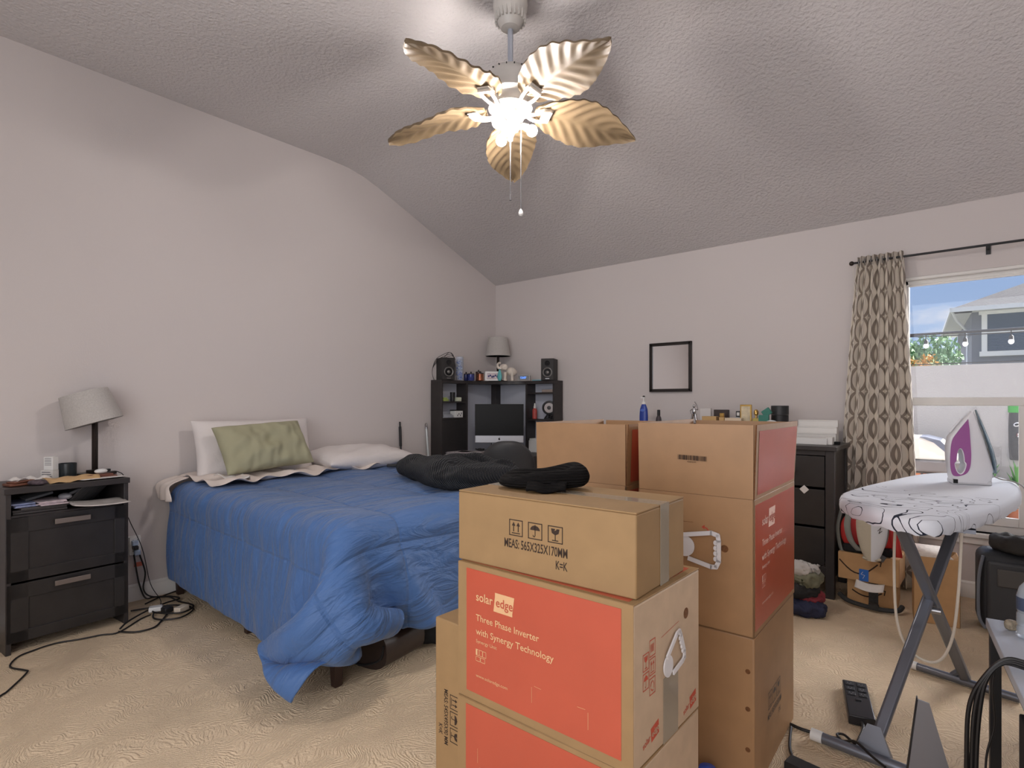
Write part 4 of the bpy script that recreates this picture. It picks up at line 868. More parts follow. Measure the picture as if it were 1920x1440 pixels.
# ------------------------------------------------------------------ cartons
def tfit(mb, body, x, z, cap, wid, T, m=0, bold=.0):
    """lettering on a face: cap height and overall width in metres"""
    k = len(mb.v); w = mb.text(body, 1.0, Matrix(), m, bold=bold)
    ys = [p[1] for p in mb.v[k:]]; c = .70
    S = T @ Matrix.Translation((x, z, 0)) @ Matrix.Diagonal((wid/max(w, 1e-6), cap/c, 1, 1))
    for i in range(k, len(mb.v)): mb.v[i] = tuple(S @ Vector(mb.v[i]))
def icon(mb, kind, x, z, w, h, T, m=0):
    S = T @ Matrix.Translation((x, z, 0)) @ Matrix.Diagonal((w, h, 1, 1))
    line2(mb, [(0, 0), (1, 0), (1, 1), (0, 1)], .06, S, m, closed=True)
    if kind == 'up':
        for cx in (.32, .68):
            poly2(mb, [(cx-.14, .62), (cx+.14, .62), (cx, .88)], S, m); rect2(mb, cx-.035, .25, cx+.035, .64, S, m)
        rect2(mb, .18, .12, .82, .18, S, m)
    elif kind == 'umbrella':
        poly2(mb, [(.5+.36*math.cos(a), .55+.3*math.sin(a)) for a in [PI*i/12 for i in range(13)]], S, m); rect2(mb, .475, .2, .525, .9, S, m)
        line2(mb, [(.5, .22), (.46, .14), (.38, .14), (.35, .22)], .05, S, m)
    elif kind == 'glass':
        poly2(mb, [(.2, .86), (.5, .86), (.44, .72), (.56, .78), (.6, .86), (.8, .86), (.74, .58), (.5, .46), (.26, .58)], S, m); rect2(mb, .47, .16, .53, .5, S, m); rect2(mb, .28, .1, .72, .16, S, m)
    elif kind == 'bars':
        for i in range(4): rect2(mb, .2+.16*i, .25, .28+.16*i, .75, S, m)
    elif kind == 'cycle':
        for a in (90, 210, 330):
            p = [(.5+.3*math.cos(rad(a+q)), .5+.3*math.sin(rad(a+q))) for q in (0, 40, 80)]; line2(mb, p, .08, S, m)
def solar_logo(mb, x, z, h, w, T, mi=0, mb2=1):
    tfit(mb, 'solar', x, z, h*.85, w*.46, T, mi, bold=.012)
    T2 = T @ Matrix.Translation((0, 0, -.0003))
    poly2(mb, [(x+w*.48, z-h*.55), (x+w*.97, z-h*.55), (x+w*.97, z-h*.28), (x+w*1.02, z+h*1.3), (x+w*.52, z+h*1.3), (x+w*.52, z+h*.95)], T2, mi)
    T3 = T @ Matrix.Translation((0, 0, .0003))
    tfit(mb, 'edge', x+w*.54, z, h*.85, w*.44, T3, mb2, bold=.01)
def solar_print(par, x, z, s, T, mats):
    """x,z of the left text margin and of the logo baseline; s scales the print"""
    mb = MB(); solar_logo(mb, x, z, .028*s, .137*s, T); mb.build('printed_logo', mats, par, smooth=0)
    mb = MB()
    tfit(mb, 'Three Phase Inverter', x, z-.056*s, .018*s, .222*s, T, bold=.008)
    tfit(mb, 'with Synergy Technology', x, z-.094*s, .018*s, .268*s, T, bold=.008)
    tfit(mb, 'Synergy Unit', x, z-.117*s, .0095*s, .078*s, T); mb.build('printed_text', mats, par, smooth=0); mb = MB()
    for i in range(3): line2(mb, [(x+i*.013*s, z-.152*s), (x+.012*s+i*.013*s, z-.152*s), (x+.012*s+i*.013*s, z-.136*s), (x+i*.013*s, z-.136*s)], .0014, T, closed=True)
    rect2(mb, x, z-.152*s, x+.006*s, z-.136*s, T)
    for i in range(2): line2(mb, [(x+i*.018*s, z-.168*s), (x+.016*s+i*.018*s, z-.168*s), (x+.016*s+i*.018*s, z-.156*s), (x+i*.018*s, z-.156*s)], .0014, T, closed=True)
    mb.build('printed_symbol', mats, par, smooth=0); mb = MB()
    tfit(mb, 'www.solaredge.com', x, z-.213*s, .009*s, .116*s, T); mb.build('printed_address', mats, par, smooth=0)
def carry_handle(parent, T, name='carry_handle'):
    g = MB(); g.prism([(.032*math.cos(a), .032*math.sin(a)) for a in [2*PI*i/28 for i in range(28)]], .003, T=T)
    P = [(.0, .035), (.085, .052), (.105, .047), (.108, .03), (.108, -.03), (.10, -.048), (.085, -.05), (.015, -.036)]
    k = len(P); T1 = T @ Matrix.Translation((0, 0, .003))
    for i in range(k-1):
        a, b_ = Vector(P[i]), Vector(P[i+1]); q = (b_-a).normalized(); n_ = Vector((-q.y, q.x))*.0065; a -= q*.003; b_ += q*.003
        g.prism([tuple(a-n_), tuple(b_-n_), tuple(b_+n_), tuple(a+n_)], .004, T=T1)
    for z in (-.024, -.008, .008, .024): g.prism([(.098+.006*math.cos(a), z+.0075*math.sin(a)) for a in [2*PI*i/14 for i in range(14)]], .004, T=T1)
    return g.build(name, mat('handle_white', (226, 224, 226), .4), parent, smooth=30)
TAPE = mat('packing_tape', (176, 164, 146), .12, alpha=.75, spec=.8)

# A: flat carton, top of the front stack
A = thing('cardboard_box', 'small sealed brown carton marked MEAS 565X325X170MM on top of the front stack', 'cardboard box', (-1.158, 1.150, .7965), 1.6, 'cartons of the front stack')
w, d, h = .560, .290, .196
MB().box(0, w, 0, d, 0, h).build('carton_body', KRAFT, A, bevel=.004)
MB().box(.001, w+.0, .001, d/2+.012, h+.0005, h+.0045).build('top_flap', KRAFT, A, bevel=.0012)
MB().box(.001, w+.0, d/2+.017, d-.001, h+.0005, h+.0045).build('top_flap', KRAFT, A, bevel=.0012)
g = MB().box(.0, w+.002, d/2-.012, d/2+.04, h+.0047, h+.0053).box(w+.0004, w+.0016, d/2-.012, d/2+.04, .0, h+.005)
g.build('packing_tape', TAPE, A, smooth=0)
g = MB(); T = fr(0, -.0006, 0)
for k, x in (('up', .190), ('umbrella', .253), ('glass', .316)): icon(g, k, x, .098, .043, .041, T)
tfit(g, 'MEAS: 565X325X170MM', .171, .064, .0235, .203, T, bold=.012); tfit(g, 'K=K', .338, .032, .0215, .036, T, bold=.012)
g.build('printed_marks', INKD, A, smooth=0)

# B: orange printed carton and the one below it
def orange_carton(loc, rz, w, d, h, label, text=True):
    B = thing('cardboard_box', label, 'cardboard box', loc, rz, 'cartons of the front stack')
    MB().box(0, w, 0, d, 0, h-.004).build('carton_body', [KRAFTP], B, bevel=.004)
    MB().box(0, w, 0, d, h-.0035, h).build('top_flap', [KRAFT], B, bevel=.0012)
    MB().box(.02, w-.02, .015, d-.022, h+.0001, h+.0007).build('orange_top_panel', ORANGE, B, smooth=0)
    MB().box(-.0005, .0, .0, .0, 0, 0) if 0 else None
    MB().box(.0, w, -.0014, -.0002, .0, h-.001).build('front_sheet', KRAFT, B, smooth=0)
    MB().box(.034, w-.030, -.0024, -.0014, .022, h-.014).build('orange_panel', ORANGE, B, smooth=0)
    if text:
        solar_print(B, .072, .283, 1.0, fr(0, -.0032, 0), [INKL, ORANGE]); g = MB(); T = fr(0, -.0031, 0)
        for x, z, sx, sz in ((.27, .105, 1, -1), (.44, .10, -1, -1)): line2(g, [(x, z-.04), (x, z)], .0009, T); line2(g, [(x+.008*sx, z+.005), (x+.03*sx, z+.004)], .0009, T)
        g.build('crease_marks', INKL, B, smooth=0)
    else:
        g = MB(); T = fr(0, -.0031, 0)
        for x, z in ((.08, .29), (.24, .25)): line2(g, [(x, z-.04), (x, z)], .0009, T); line2(g, [(x+.008, z-.05), (x+.04, z-.051)], .0009, T)
        g.build('crease_marks', INKL, B, smooth=0)
    g = MB(); T = sd(w+.0006, 0, 0)
    if text:
        for i, (y, z, k) in enumerate(((.045, .235, 'glass'), (.045, .19, 'umbrella'), (.078, .258, 'bars'), (.078, .214, 'up'), (.078, .168, 'cycle'))): icon(g, k, y, z-.02, .028, .038, T)
        line2(g, [(.14, .265), (.24, .275)], .0012, T, 0)
        g.build('red_symbols', INKR, B, smooth=0)
        for y, z in ((.045, .035), (.27, .02)):
            T2 = T @ Matrix.Translation((y, z, 0)) @ Matrix.Rotation(rad(12), 4, 'Z'); g = MB(); solar_logo(g, 0, 0, .018, .085, T2); g.build('printed_logo', [INKR, KRAFTP], B, smooth=0)
        MB().box(w+.0004, w+.0012, .15, .235, 0, .16).build('packing_tape', TAPE, B, smooth=0)
        T3 = sd(w+.001, .20, .225) @ Matrix.Rotation(rad(-18), 4, 'Z')
        carry_handle(B, sd(w+.002, .172, .185) @ Matrix.Rotation(rad(24), 4, 'Z') @ Matrix.Diagonal((.78, .85, 1, 1)))
        MB().lathe([(.014, 0), (.014, .0006), (0, .0007)], n=20, T=Matrix.Translation((w+.0004, .285, .283)) @ Matrix.Rotation(rad(90), 4, 'Y')).build('handle_hole', KEDGE, B)
    return B
orange_carton((-1.147, 1.140, .415), -.6, .558, .374, .381, 'carton with a large orange panel printed Three Phase Inverter, middle of the front stack')
orange_carton((-1.144, 1.134, 0), 0, .558, .374, .4145, 'orange-panelled carton at the bottom of the front stack, under the printed inverter carton', text=False)

# F: narrow carton standing left of the front stack
Fb = thing('cardboard_box', 'narrow tall brown carton standing against the left side of the front stack', 'cardboard box', (-1.264, 1.157, 0), -1, 'cartons of the front stack')
w, d, h = .108, .50, .60
MB().box(0, w, 0, d, 0, h).build('carton_body', KRAFT, Fb, bevel=.004)
MB().box(.04, w-.005, .10, .32, h+.0002, h+.001).build('paper_label', PAPER, Fb, smooth=0)
g = MB(); T = fr(0, -.0006, 0) @ Matrix.Translation((0, 0, 0)) @ Matrix.Rotation(rad(-90), 4, 'Z')
for k, z in (('up', -.385), ('umbrella', -.336), ('glass', -.287)): icon(g, k, z, .066, .040, .034, T)
tfit(g, 'MEAS: 545X495X90 MM', -.395, .040, .0165, .165, T, bold=.01); tfit(g, 'K=K', -.285, .016, .0165, .032, T, bold=.01)
g.build('printed_marks', INKD, Fb, smooth=0)

# C and E: tall open cartons with raised flaps, standing on sealed ones
def open_carton(loc, rz, w, d, h, fh, label, right=True, text=True):
    C = thing('open_cardboard_box', label, 'cardboard box', loc, rz, 'cartons of the rear stacks')
    t = .006
    g = MB().box(0, w, 0, t, 0, h).box(0, w, d-t, d, 0, h).box(0, t, 0, d, 0, h).box(w-t, w, 0, d, 0, h).box(0, w, 0, d, 0, t)
    g.build('carton_body', [KRAFT2], C, bevel=.0015)
    def flap(P, m_=KRAFT2, dn=None):
        a, b_, c, d2 = [Vector(p) for p in P]; n_ = (b_-a).cross(d2-a).normalized()*.0045
        q = MB(); q.add([a, b_, c, d2, a+n_, b_+n_, c+n_, d2+n_], [(3, 2, 1, 0), (4, 5, 6, 7), (0, 1, 5, 4), (1, 2, 6, 5), (2, 3, 7, 6), (3, 0, 4, 7)])
        o = q.build('flap', [KRAFT2, KEDGE], C, smooth=0)
        for p in o.data.polygons:
            if p.area < .004: p.material_index = 1
        return o
    fo = .012
    flap([(.003, .0, h+.001), (w-.003, .0, h+.001), (w-.001, -fo*.4, h+fh), (.001, -fo*.4, h+fh)][::-1])
    flap([(.003, d, h+.001), (w-.003, d, h+.001), (w-.001, d+fo, h+fh*.98), (.001, d+fo, h+fh*.98)])
    flap([(0, .004, h+.001), (0, d-.004, h+.001), (-fo, d-.002, h+fh), (-fo*.3, .006, h+fh)])
    flap([(w, .004, h+.001), (w, d-.004, h+.001), (w+fo, d-.002, h+fh), (w+fo*.5, .010, h+fh)][::-1])
    if right:
        MB().box(w+.0003, w+.0009, .012, d-.012, .02, h-.018).build('orange_panel', ORANGE, C, smooth=0)
        q = MB(); e1 = fo*.5; q.add([(w+.0016, .03, h+.012), (w+.0016, d-.02, h+.012), (w+fo+.0008, d-.016, h+fh-.02), (w+e1+.0010, .034, h+fh-.02)], [(0, 1, 2, 3)])
        q.build('orange_flap_panel', ORANGE, C, smooth=0)
    if text:
        solar_print(C, .085, .345, 1.22, sd(w+.0018, 0, 0), [mat('pale_pink_ink', (244, 206, 190), .6), ORANGE])
        g = MB(); T = fr(0, -.0072, 0) ; r = random.Random(3); x = .150
        T = fr(0, -.008, 0)
        while x < .246:
            b_ = r.choice((.0012, .0022, .003)); rect2(g, x, h+.116-(x-.15)*.02, x+b_, h+.132-(x-.15)*.02, T); x += b_+r.choice((.001, .0018, .0026))
        tfit(g, '4260234', .182, h+.107, .005, .03, T)
        g.build('barcode', INKD, C, smooth=0)
        g = MB(); T = fr(0, -.0008, 0); line2(g, [(.235, .335), (.247, .330), (.258, .315)], .004, T); poly2(g, [(.229, .333), (.240, .342), (.239, .326)], T)
        g.build('red_arrow', INKR, C, smooth=0)
        carry_handle(C, fr(.172, -.003, .262) @ Matrix.Diagonal((1.08, 1.1, 1, 1)))
        MB().lathe([(.012, 0), (.012, .0006), (0, .0007)], n=20, T=Matrix.Translation((.305, -.0003, .272)) @ Matrix.Rotation(rad(90), 4, 'X')).build('handle_hole', KEDGE, C)
        g = MB(); line2(g, [(.12, .343), (.20, .345)], .0012, fr(0, -.0007, 0)); line2(g, [(.12, .19), (.20, .19)], .0012, fr(0, -.0007, 0)); g.build('cut_lines', KEDGE, C, smooth=0)
    return C
def plain_carton(loc, rz, w, d, h, label, marks=True):
    D = thing('cardboard_box', label, 'cardboard box', loc, rz, 'cartons of the rear stacks')
    MB().box(0, w, 0, d, 0, h).build('carton_body', KRAFT2, D, bevel=.005)
    if marks:
        g = MB(); T = sd(w+.0006, 0, 0) @ Matrix.Translation((.16, .20, 0)) 
        for i, k in enumerate(('up', 'umbrella', 'glass')): icon(g, k, .01+.058*i, .0, .048, .055, T)
        tfit(g, 'MEAS: 545X495X90 MM', 0, -.035, .022, .19, T, bold=.01); tfit(g, 'K=K', .15, -.07, .02, .03, T, bold=.01)
        g.build('printed_marks', mat('faded_ink', (110, 100, 92), .8), D, smooth=0)
        g = MB()
        for z in (.14, .27, .39): g.lathe([(.008, 0), (.006, .0008), (0, .001)], n=10, T=Matrix.Translation((w-.02, -.0002, z)) @ Matrix.Rotation(rad(90), 4, 'X'))
        g.build('dent', KEDGE, D)
    return D
open_carton((-.937, 1.842, .5005), 1.2, .397, .560, .44, .238, 'tall open carton with raised flaps, a barcode and a white carry handle', True, True)
plain_carton((-.936, 1.846, 0), 1.4, .395, .555, .4995, 'plain brown carton under the open carton with the carry handle')
open_carton((-1.413, 1.862, .5005), 0, .416, .56, .44, .228, 'open carton with raised flaps behind the knitted hat, left neighbour of the barcode carton', True, False)
plain_carton((-1.405, 1.868, 0), 0, .40, .55, .4995, 'plain carton hidden low behind the front stack, under the left open carton', False)

# knitted hat on the top carton
HK = mat('hat_knit', (26, 24, 24), .95, bump=1, wave=(42, 1.5, 'Z'), bdist=.006, spec=.15)
hat = thing('knitted_hat', 'black knitted beanie lying on top of the sealed front carton', 'hat', (-.985, 1.325, .9985), 24)
def hatf(u, v):
    a = u*2*PI
    prof = [(0.0, .006), (.55, .004), (.88, .006), (1.0, .016), (1.03, .030), (.96, .046), (.80, .056), (.62, .050), (.42, .030), (.2, .024), (0, .024)]
    q = v*(len(prof)-1); i = min(int(q), len(prof)-2); f_ = q-i; r_ = prof[i][0]*(1-f_)+prof[i+1][0]*f_; z = prof[i][1]*(1-f_)+prof[i+1][1]*f_
    w_ = 1+.07*math.sin(2*a+1)+.05*math.sin(3*a)+.03*math.sin(5*a+2)
    x = .125*r_*math.cos(a)*w_; y = .078*r_*math.sin(a)*w_
    z *= 1+.30*math.cos(a-.3)+.10*math.sin(3*a)
    return (x, y, max(z, .001))
o = MB().surf(hatf, 56, 30, cu=True).build('knit_body', HK, hat, smooth=180, subd=1); weld(o, .0005)
o = MB().surf(lambda u, v: (.03+.055*(u-.5)*2, -.075-.02*v-.01*math.sin(u*5), .004+.022*(1-v)+.004*math.sin(u*9)), 12, 8).build('folded_cuff', HK, hat, smooth=180, solid=.006)

# ------------------------------------------------------------------ curtain and rod
CU = mat('trellis_curtain', (214, 204, 190), .85, spec=.2, bump=.15, bs=240, bdist=.002)
t, b, new, link = nodes_of(CU)
uvn = new('ShaderNodeUVMap'); uvn.uv_map = 'UVMap'; sx = new('ShaderNodeSeparateXYZ'); link(uvn.outputs[0], sx.inputs[0])
Mn = lambda op, a, b_=None, c=None: math_n(new, link, op, a, b_, c)
cx = Mn('SUBTRACT', Mn('FRACT', Mn('DIVIDE', sx.outputs[0], .25)), .5); ax = Mn('ABSOLUTE', cx)
vv = Mn('DIVIDE', sx.outputs[1], .34); cosv = Mn('COSINE', Mn('MULTIPLY', vv, 2*PI))
sharp = Mn('MULTIPLY', Mn('SIGN', cosv), Mn('POWER', Mn('ABSOLUTE', cosv), .7))
l1 = Mn('LESS_THAN', Mn('ABSOLUTE', Mn('SUBTRACT', ax, Mn('MULTIPLY_ADD', sharp, .20, .25))), .052)
l2 = Mn('LESS_THAN', Mn('ABSOLUTE', Mn('SUBTRACT', ax, Mn('MULTIPLY_ADD', sharp, -.20, .25))), .052)
fv = Mn('ABSOLUTE', Mn('SUBTRACT', Mn('FRACT', Mn('ADD', vv, .0)), .5))
mk = Mn('MAXIMUM', l1, l2)
mxn = new('ShaderNodeMixRGB'); link(mk, mxn.inputs[0]); mxn.inputs[1].default_value = rgb((232, 224, 212)); mxn.inputs[2].default_value = rgb((158, 147, 136)); link(mxn.outputs[0], b.inputs['Base Color'])
b.inputs['Transmission Weight'].default_value = 0
cur = thing('curtain', 'grey and cream trellis patterned curtain hanging at the left of the window', 'curtain', (-.5, 4.54, 0))
NU, NV = 130, 50
mb = MB(); uvs = []
def curf(u, v):
    t = v**.85; x0 = -.135*(1-t)-.30*t; x1 = .125*(1-t)+.235*t
    ph = 2*PI*7*u+.7*math.sin(3*u+v*1.5)
    x = x0+(x1-x0)*u+.008*math.sin(ph*2)*(.4+t)
    y = (.030+.018*t)*math.sin(ph)+.012*math.sin(3.1*u*2*PI+v*3)*t
    return (x, y, 2.265-(2.265-.02)*v)
mb.surf(curf, NU, NV); mb.uv = [(i/(NU-1)*1.25, (j/(NV-1))*2.24) for i in range(NU) for j in range(NV)]
mb.build('fabric', CU, cur, smooth=180, solid=.002, recalc=False)
g = MB()
for i in range(8):
    x, y, z = curf((i+.25)/7.6, .0)
    g.tube([(x+.0, y*0+.0, 2.226)] + [(x, .0, 2.226)], .001, 4) if 0 else g.tube([(x, .022*math.cos(a), 2.226+.022*math.sin(a)) for a in [2*PI*k/16 for k in range(16)]], .0035, 6, closed=True)
g.build('grommet', STEEL, cur)
MB().tube(spline([(-.14, -.01, 2.21), (-.155, -.03, 2.17), (-.15, -.03, 2.09), (-.165, -.03, 2.02)], 5), .002, 6).tube(spline([(-.14, -.01, 2.21), (-.16, -.03, 2.15), (-.14, -.03, 2.06), (-.135, -.03, 1.96)], 5), .002, 6).build('tie_string', CABLEW, cur)
rd_ = thing('curtain_rod', 'thin black curtain rod with a ball end above the window', 'curtain rod', (-.66, 4.54, 2.2265))
MB().tube([(0, 0, 0), (1.95, 0, 0)], .0075, 12).build('rod', BLK, rd_)
MB().ball((-.012, 0, 0), .016, 16).build('finial', mat('dark_bronze', (60, 52, 48), .35, .7), rd_)
for x in (.045, .72, 1.8): MB().box(x-.005, x+.005, -.002, .098, -.012, -.006).box(x-.012, x+.012, .094, .0985, -.04, .02).build('rod_bracket', BLK, rd_)

# ------------------------------------------------------------------ ironing board and iron
IB = mat('ironing_cover', (214, 220, 230), .8, spec=.2)
t, b, new, link = nodes_of(IB); co = new('ShaderNodeTexCoord')
ns_ = new('ShaderNodeTexNoise'); ns_.inputs['Scale'].default_value = 3.2; ns_.inputs['Detail'].default_value = 1.5; ns_.inputs['Distortion'].default_value = 1.6; link(co.outputs['Object'], ns_.inputs[0])
nb = new('ShaderNodeTexNoise'); nb.inputs['Scale'].default_value = 4.5; nb.inputs['Detail'].default_value = 0; link(co.outputs['Object'], nb.inputs[0])
Mn = lambda op, a, b_=None, c=None: math_n(new, link, op, a, b_, c)
ln = None
for off in (.42, .5, .58):
    q = Mn('LESS_THAN', Mn('ABSOLUTE', Mn('SUBTRACT', ns_.outputs[0], off)), Mn('MULTIPLY', nb.outputs[0], .0075)); ln = q if ln is None else Mn('MAXIMUM', ln, q)
sp = new('ShaderNodeSeparateXYZ'); link(co.outputs['Object'], sp.inputs[0])
gate = Mn('LESS_THAN', Mn('ADD', sp.outputs[1], Mn('MULTIPLY', nb.outputs[0], .5)), .78)
mxn = new('ShaderNodeMixRGB'); link(Mn('MULTIPLY', ln, gate), mxn.inputs[0]); mxn.inputs[1].default_value = rgb((216, 220, 228)); mxn.inputs[2].default_value = rgb((38, 44, 58)); link(mxn.outputs[0], b.inputs['Base Color'])
ib = thing('ironing_board', 'ironing board with a pale cover of black swirls on grey crossed legs, by the window', 'ironing board', (-.20, 2.30, 0))
out = spline([(-.212, .215, 0), (-.212, .50, 0), (-.12, .95, 0), (-.02, 1.33, 0), (.09, 1.50, 0), (.24, 1.50, 0), (.335, 1.30, 0), (.345, .85, 0), (.26, .35, 0), (.165, .065, 0), (.085, -.095, 0), (-.07, -.02, 0)], 8, closed=True)
cxm = sum((Vector(p) for p in out), Vector())/len(out)
mb = MB(); K = len(out); rings = [(.0, .878), (.55, .879), (.93, .879), (.985, .874), (1.0, .860), (1.003, .845), (.996, .826), (.95, .822), (.0, .824)]
for s_, z in rings:
    for i, p in enumerate(out):
        q = cxm+(p-cxm)*s_; zz = z+(.004*math.sin(i*1.9) if z < .83 else 0); mb.v.append((q.x, q.y, zz))
for r_ in range(len(rings)-1):
    for i in range(K): mb.f.append((r_*K+i, r_*K+(i+1) % K, (r_+1)*K+(i+1) % K, (r_+1)*K+i)); mb.mi.append(0)
o = mb.build('padded_cover', IB, ib, smooth=60); weld(o, .0005)
MB().box(-.06, .20, .15, 1.15, .805, .818).tube([(-.10, .2, .806), (.0, 1.1, .806)], .012, 8).tube([(.17, .2, .806), (.23, 1.1, .806)], .012, 8).build('board_frame', GREYM, ib)
# crossing legs
def bar(a, b_, wd, th, name, m_, side=(1, 0, 0)):
    a, b_ = Vector(a), Vector(b_); q = (b_-a).normalized(); s_ = (Vector(side)-q*Vector(side).dot(q)).normalized()*wd/2; n_ = q.cross(s_).normalized()*th/2
    g = MB(); g.add([a-s_-n_, a+s_-n_, a+s_+n_, a-s_+n_, b_-s_-n_, b_+s_-n_, b_+s_+n_, b_-s_+n_], [(3, 2, 1, 0), (4, 5, 6, 7), (0, 1, 5, 4), (1, 2, 6, 5), (2, 3, 7, 6), (3, 0, 4, 7)])
    return g.build(name, m_, ib, bevel=.008, seg=3)
l1 = bar((-.075, .02, .04), (.155, .76, .81), .040, .028, 'leg', GREYM)
l2 = bar((.165, .865, .035), (-.01, .12, .815), .040, .028, 'leg', GREYM)
g = MB().tube([(-.235, .0, .022), (.06, -.03, .022)], .019, 14).add([(-.13, -.005, .03), (-.02, -.015, .03), (-.055, .012, .12), (-.095, .015, .12), (-.13, .02, .03), (-.02, .015, .03)], [(0, 1, 2, 3), (4, 5, 2, 3), (0, 3, 4), (1, 2, 5)])
g.build('foot', GREYM, ib)
MB().tube([(-.27, .003, .022), (-.232, .0, .022)], .021, 14).build('foot_cap', WHT, ib)
MB().tube([(-.01, .91, .02), (.19, .86, .02), (.34, .83, .02)], .017, 14).tube([(.12, .885, .03), (.16, .866, .08)], .014, 8).build('foot', GREYM, ib)
MB().tube([(-.035, .918, .02), (-.01, .911, .02)], .019, 14).build('foot_cap', WHT, ib)
MB().tube([(.045, .44, .435), (.095, .44, .435)], .012, 12).build('pivot_bolt', STEEL, ib)
MB().tube(spline([(.20, 1.28, .815), (.26, 1.20, .79), (.275, 1.12, .76), (.27, 1.10, .745)], 5), .012, 8).build('height_lever', BLK, ib)
ir = thing('steam_iron', 'white and purple steam iron standing upright on the ironing board', 'iron', (-.020, 3.30, .8795), 14)
ir.scale = (.76, .88, 1)
IW = mat('iron_white', (222, 222, 226), .3); PUR = mat('iron_purple', (150, 84, 146), .25)
# profile in local x (left = handle side) and z, soleplate leaning to the right
BODY = [(-.095, .0), (.075, .0), (.092, .02), (.098, .07), (.082, .12), (.058, .20), (.028, .285), (.012, .330), (.004, .333), (-.03, .30), (-.075, .25), (-.108, .215), (-.118, .17), (-.115, .10), (-.104, .035)]
T = Matrix.Translation((0, .048, 0)) @ FRONT
g = MB()
def lay(sc, y): return [(.0+(x-.0)*sc, .0, .15+(z-.15)*sc, y) for x, z in BODY]
secs = [(.80, -.055), (.95, -.046), (1, -.030), (1, .030), (.95, .046), (.80, .055)]
hole = None
vs = []; 
for sc, y in secs:
    for x, z in BODY: vs.append((x*sc, y*(1-.45*max(0, (z-.15))/.18), .15+(z-.15)*sc if z > .03 else z+(1-sc)*.05))
n = len(BODY); fs = [tuple(range(n)), tuple(range(5*n+n-1, 5*n-1, -1))]
for r_ in range(5):
    for i in range(n): fs.append((r_*n+i, r_*n+(i+1) % n, (r_+1)*n+(i+1) % n, (r_+1)*n+i))
bo = MB().add(vs, fs).build('body', IW, ir, smooth=50, bevel=.003)
cut = MB().prism([(-.062+.021*math.cos(a)*(1.25 if math.sin(a) < 0 else .8), .105+.055*math.sin(a)) for a in [2*PI*i/24 for i in range(24)]], .3, T=Matrix.Translation((0, .15, 0)) @ FRONT).build('cut', IW, ir, smooth=0)
bpy.context.view_layer.update()
bm_ = bo.modifiers.new('hole', 'BOOLEAN'); bm_.object = cut; bm_.operation = 'DIFFERENCE'; bm_.solver = 'EXACT'
bpy.context.view_layer.update()
me = bpy.data.meshes.new_from_object(bo.evaluated_get(bpy.context.evaluated_depsgraph_get())); bo.modifiers.clear(); bo.data = me
me.polygons.foreach_set('use_smooth', [True]*len(me.polygons)); me.set_sharp_from_angle(angle=rad(40))
bpy.data.objects.remove(cut)
ringo = [(-.112, .10), (-.104, .19), (-.075, .235), (-.03, .285), (-.018, .29), (-.014, .20), (-.012, .12), (-.02, .07), (-.045, .045), (-.098, .04)]
def annulus(y, dy):
    g = MB(); inn = [(-.062+.024*math.cos(a)*(1.25 if math.sin(a) < 0 else .85), .105+.06*math.sin(a)) for a in [2*PI*i/40 for i in range(40)]]
    op = spline([(x, 0, z) for x, z in ringo], 4, closed=True); op = [(p.x, p.z) for p in op]; k = len(op)
    # resample both rings by angle
    def atA(P, a):
        c = (-.062, .115); best = None
        for i in range(len(P)):
            p, q = P[i], P[(i+1) % len(P)]; dx, dz_ = math.cos(a), math.sin(a)
            ex, ez = q[0]-p[0], q[1]-p[1]; det = dx*-ez+dz_*ex
            if abs(det) < 1e-9: continue
            t_ = ((p[0]-c[0])*-ez+(p[1]-c[1])*ex)/det; s_ = (dx*(p[1]-c[1])-dz_*(p[0]-c[0]))/det
            if t_ > 0 and -.001 <= s_ <= 1.001: best = max(best or 0, t_)
        best = best or .02
        return (c[0]+math.cos(a)*best, c[1]+math.sin(a)*best)
    N_ = 56; I_ = [atA(inn, 2*PI*i/N_) for i in range(N_)]; O_ = [atA(op, 2*PI*i/N_) for i in range(N_)]
    def yy(z): return y*(1-.45*max(0, (z-.15))/.18)
    vs = [(x, yy(z), z) for x, z in I_]+[(x, yy(z), z) for x, z in O_]+[(x, yy(z)+dy, z) for x, z in I_]+[(x, yy(z)+dy, z) for x, z in O_]
    fs = []
    for i in range(N_):
        j = (i+1) % N_; fs += [(i, j, N_+j, N_+i), (2*N_+i, 3*N_+i, 3*N_+j, 2*N_+j), (i, 2*N_+i, 2*N_+j, j), (N_+i, N_+j, 3*N_+j, 3*N_+i)]
    return g.add(vs, fs)
annulus(-.0555, -.002).build('purple_panel', PUR, ir, smooth=30)
SP = [(.078, .03), (.092, .03), (.104, .075), (.085, .13), (.036, .285), (.016, .338), (.008, .335), (.03, .28), (.066, .17), (.078, .10)]
w = MB(); vs = []
for x, z, hw in ((.105, .055, .045), (.1, .10, .055), (.088, .15, .055), (.068, .21, .045), (.042, .28, .026), (.020, .338, .004)):
    for y in (-hw, hw): vs.append((x+.004, y, z))
k = 6; fs = [(2*i, 2*i+1, 2*i+3, 2*i+2) for i in range(k-1)]
w.add(vs, fs).build('soleplate', mat('soleplate_blue_grey', (150, 168, 178), .25, .6, var=.15, vs=60), ir, solid=.006, smooth=30)
MB().cb((-.085, -.05, .014), (.022, .012, .018)).build('vent', BLKM, ir, bevel=.001)
MB().box(-.10, .088, -.054, .054, -.0, .022).build('heel', mat('iron_grey', (196, 196, 200), .35), ir, bevel=.006)
MB().tube([(-.10, 0, .235), (-.045, 0, .298)], [.006, .004], 8).build('spray_button', IW, ir)
MB().tube([(.075, 0, .03), (.11, .01, .04)], .008, 8).build('cord_guard', mat('iron_grey', (196, 196, 200), .35), ir)
I0 = Vector((-.045, 3.30, .8795))
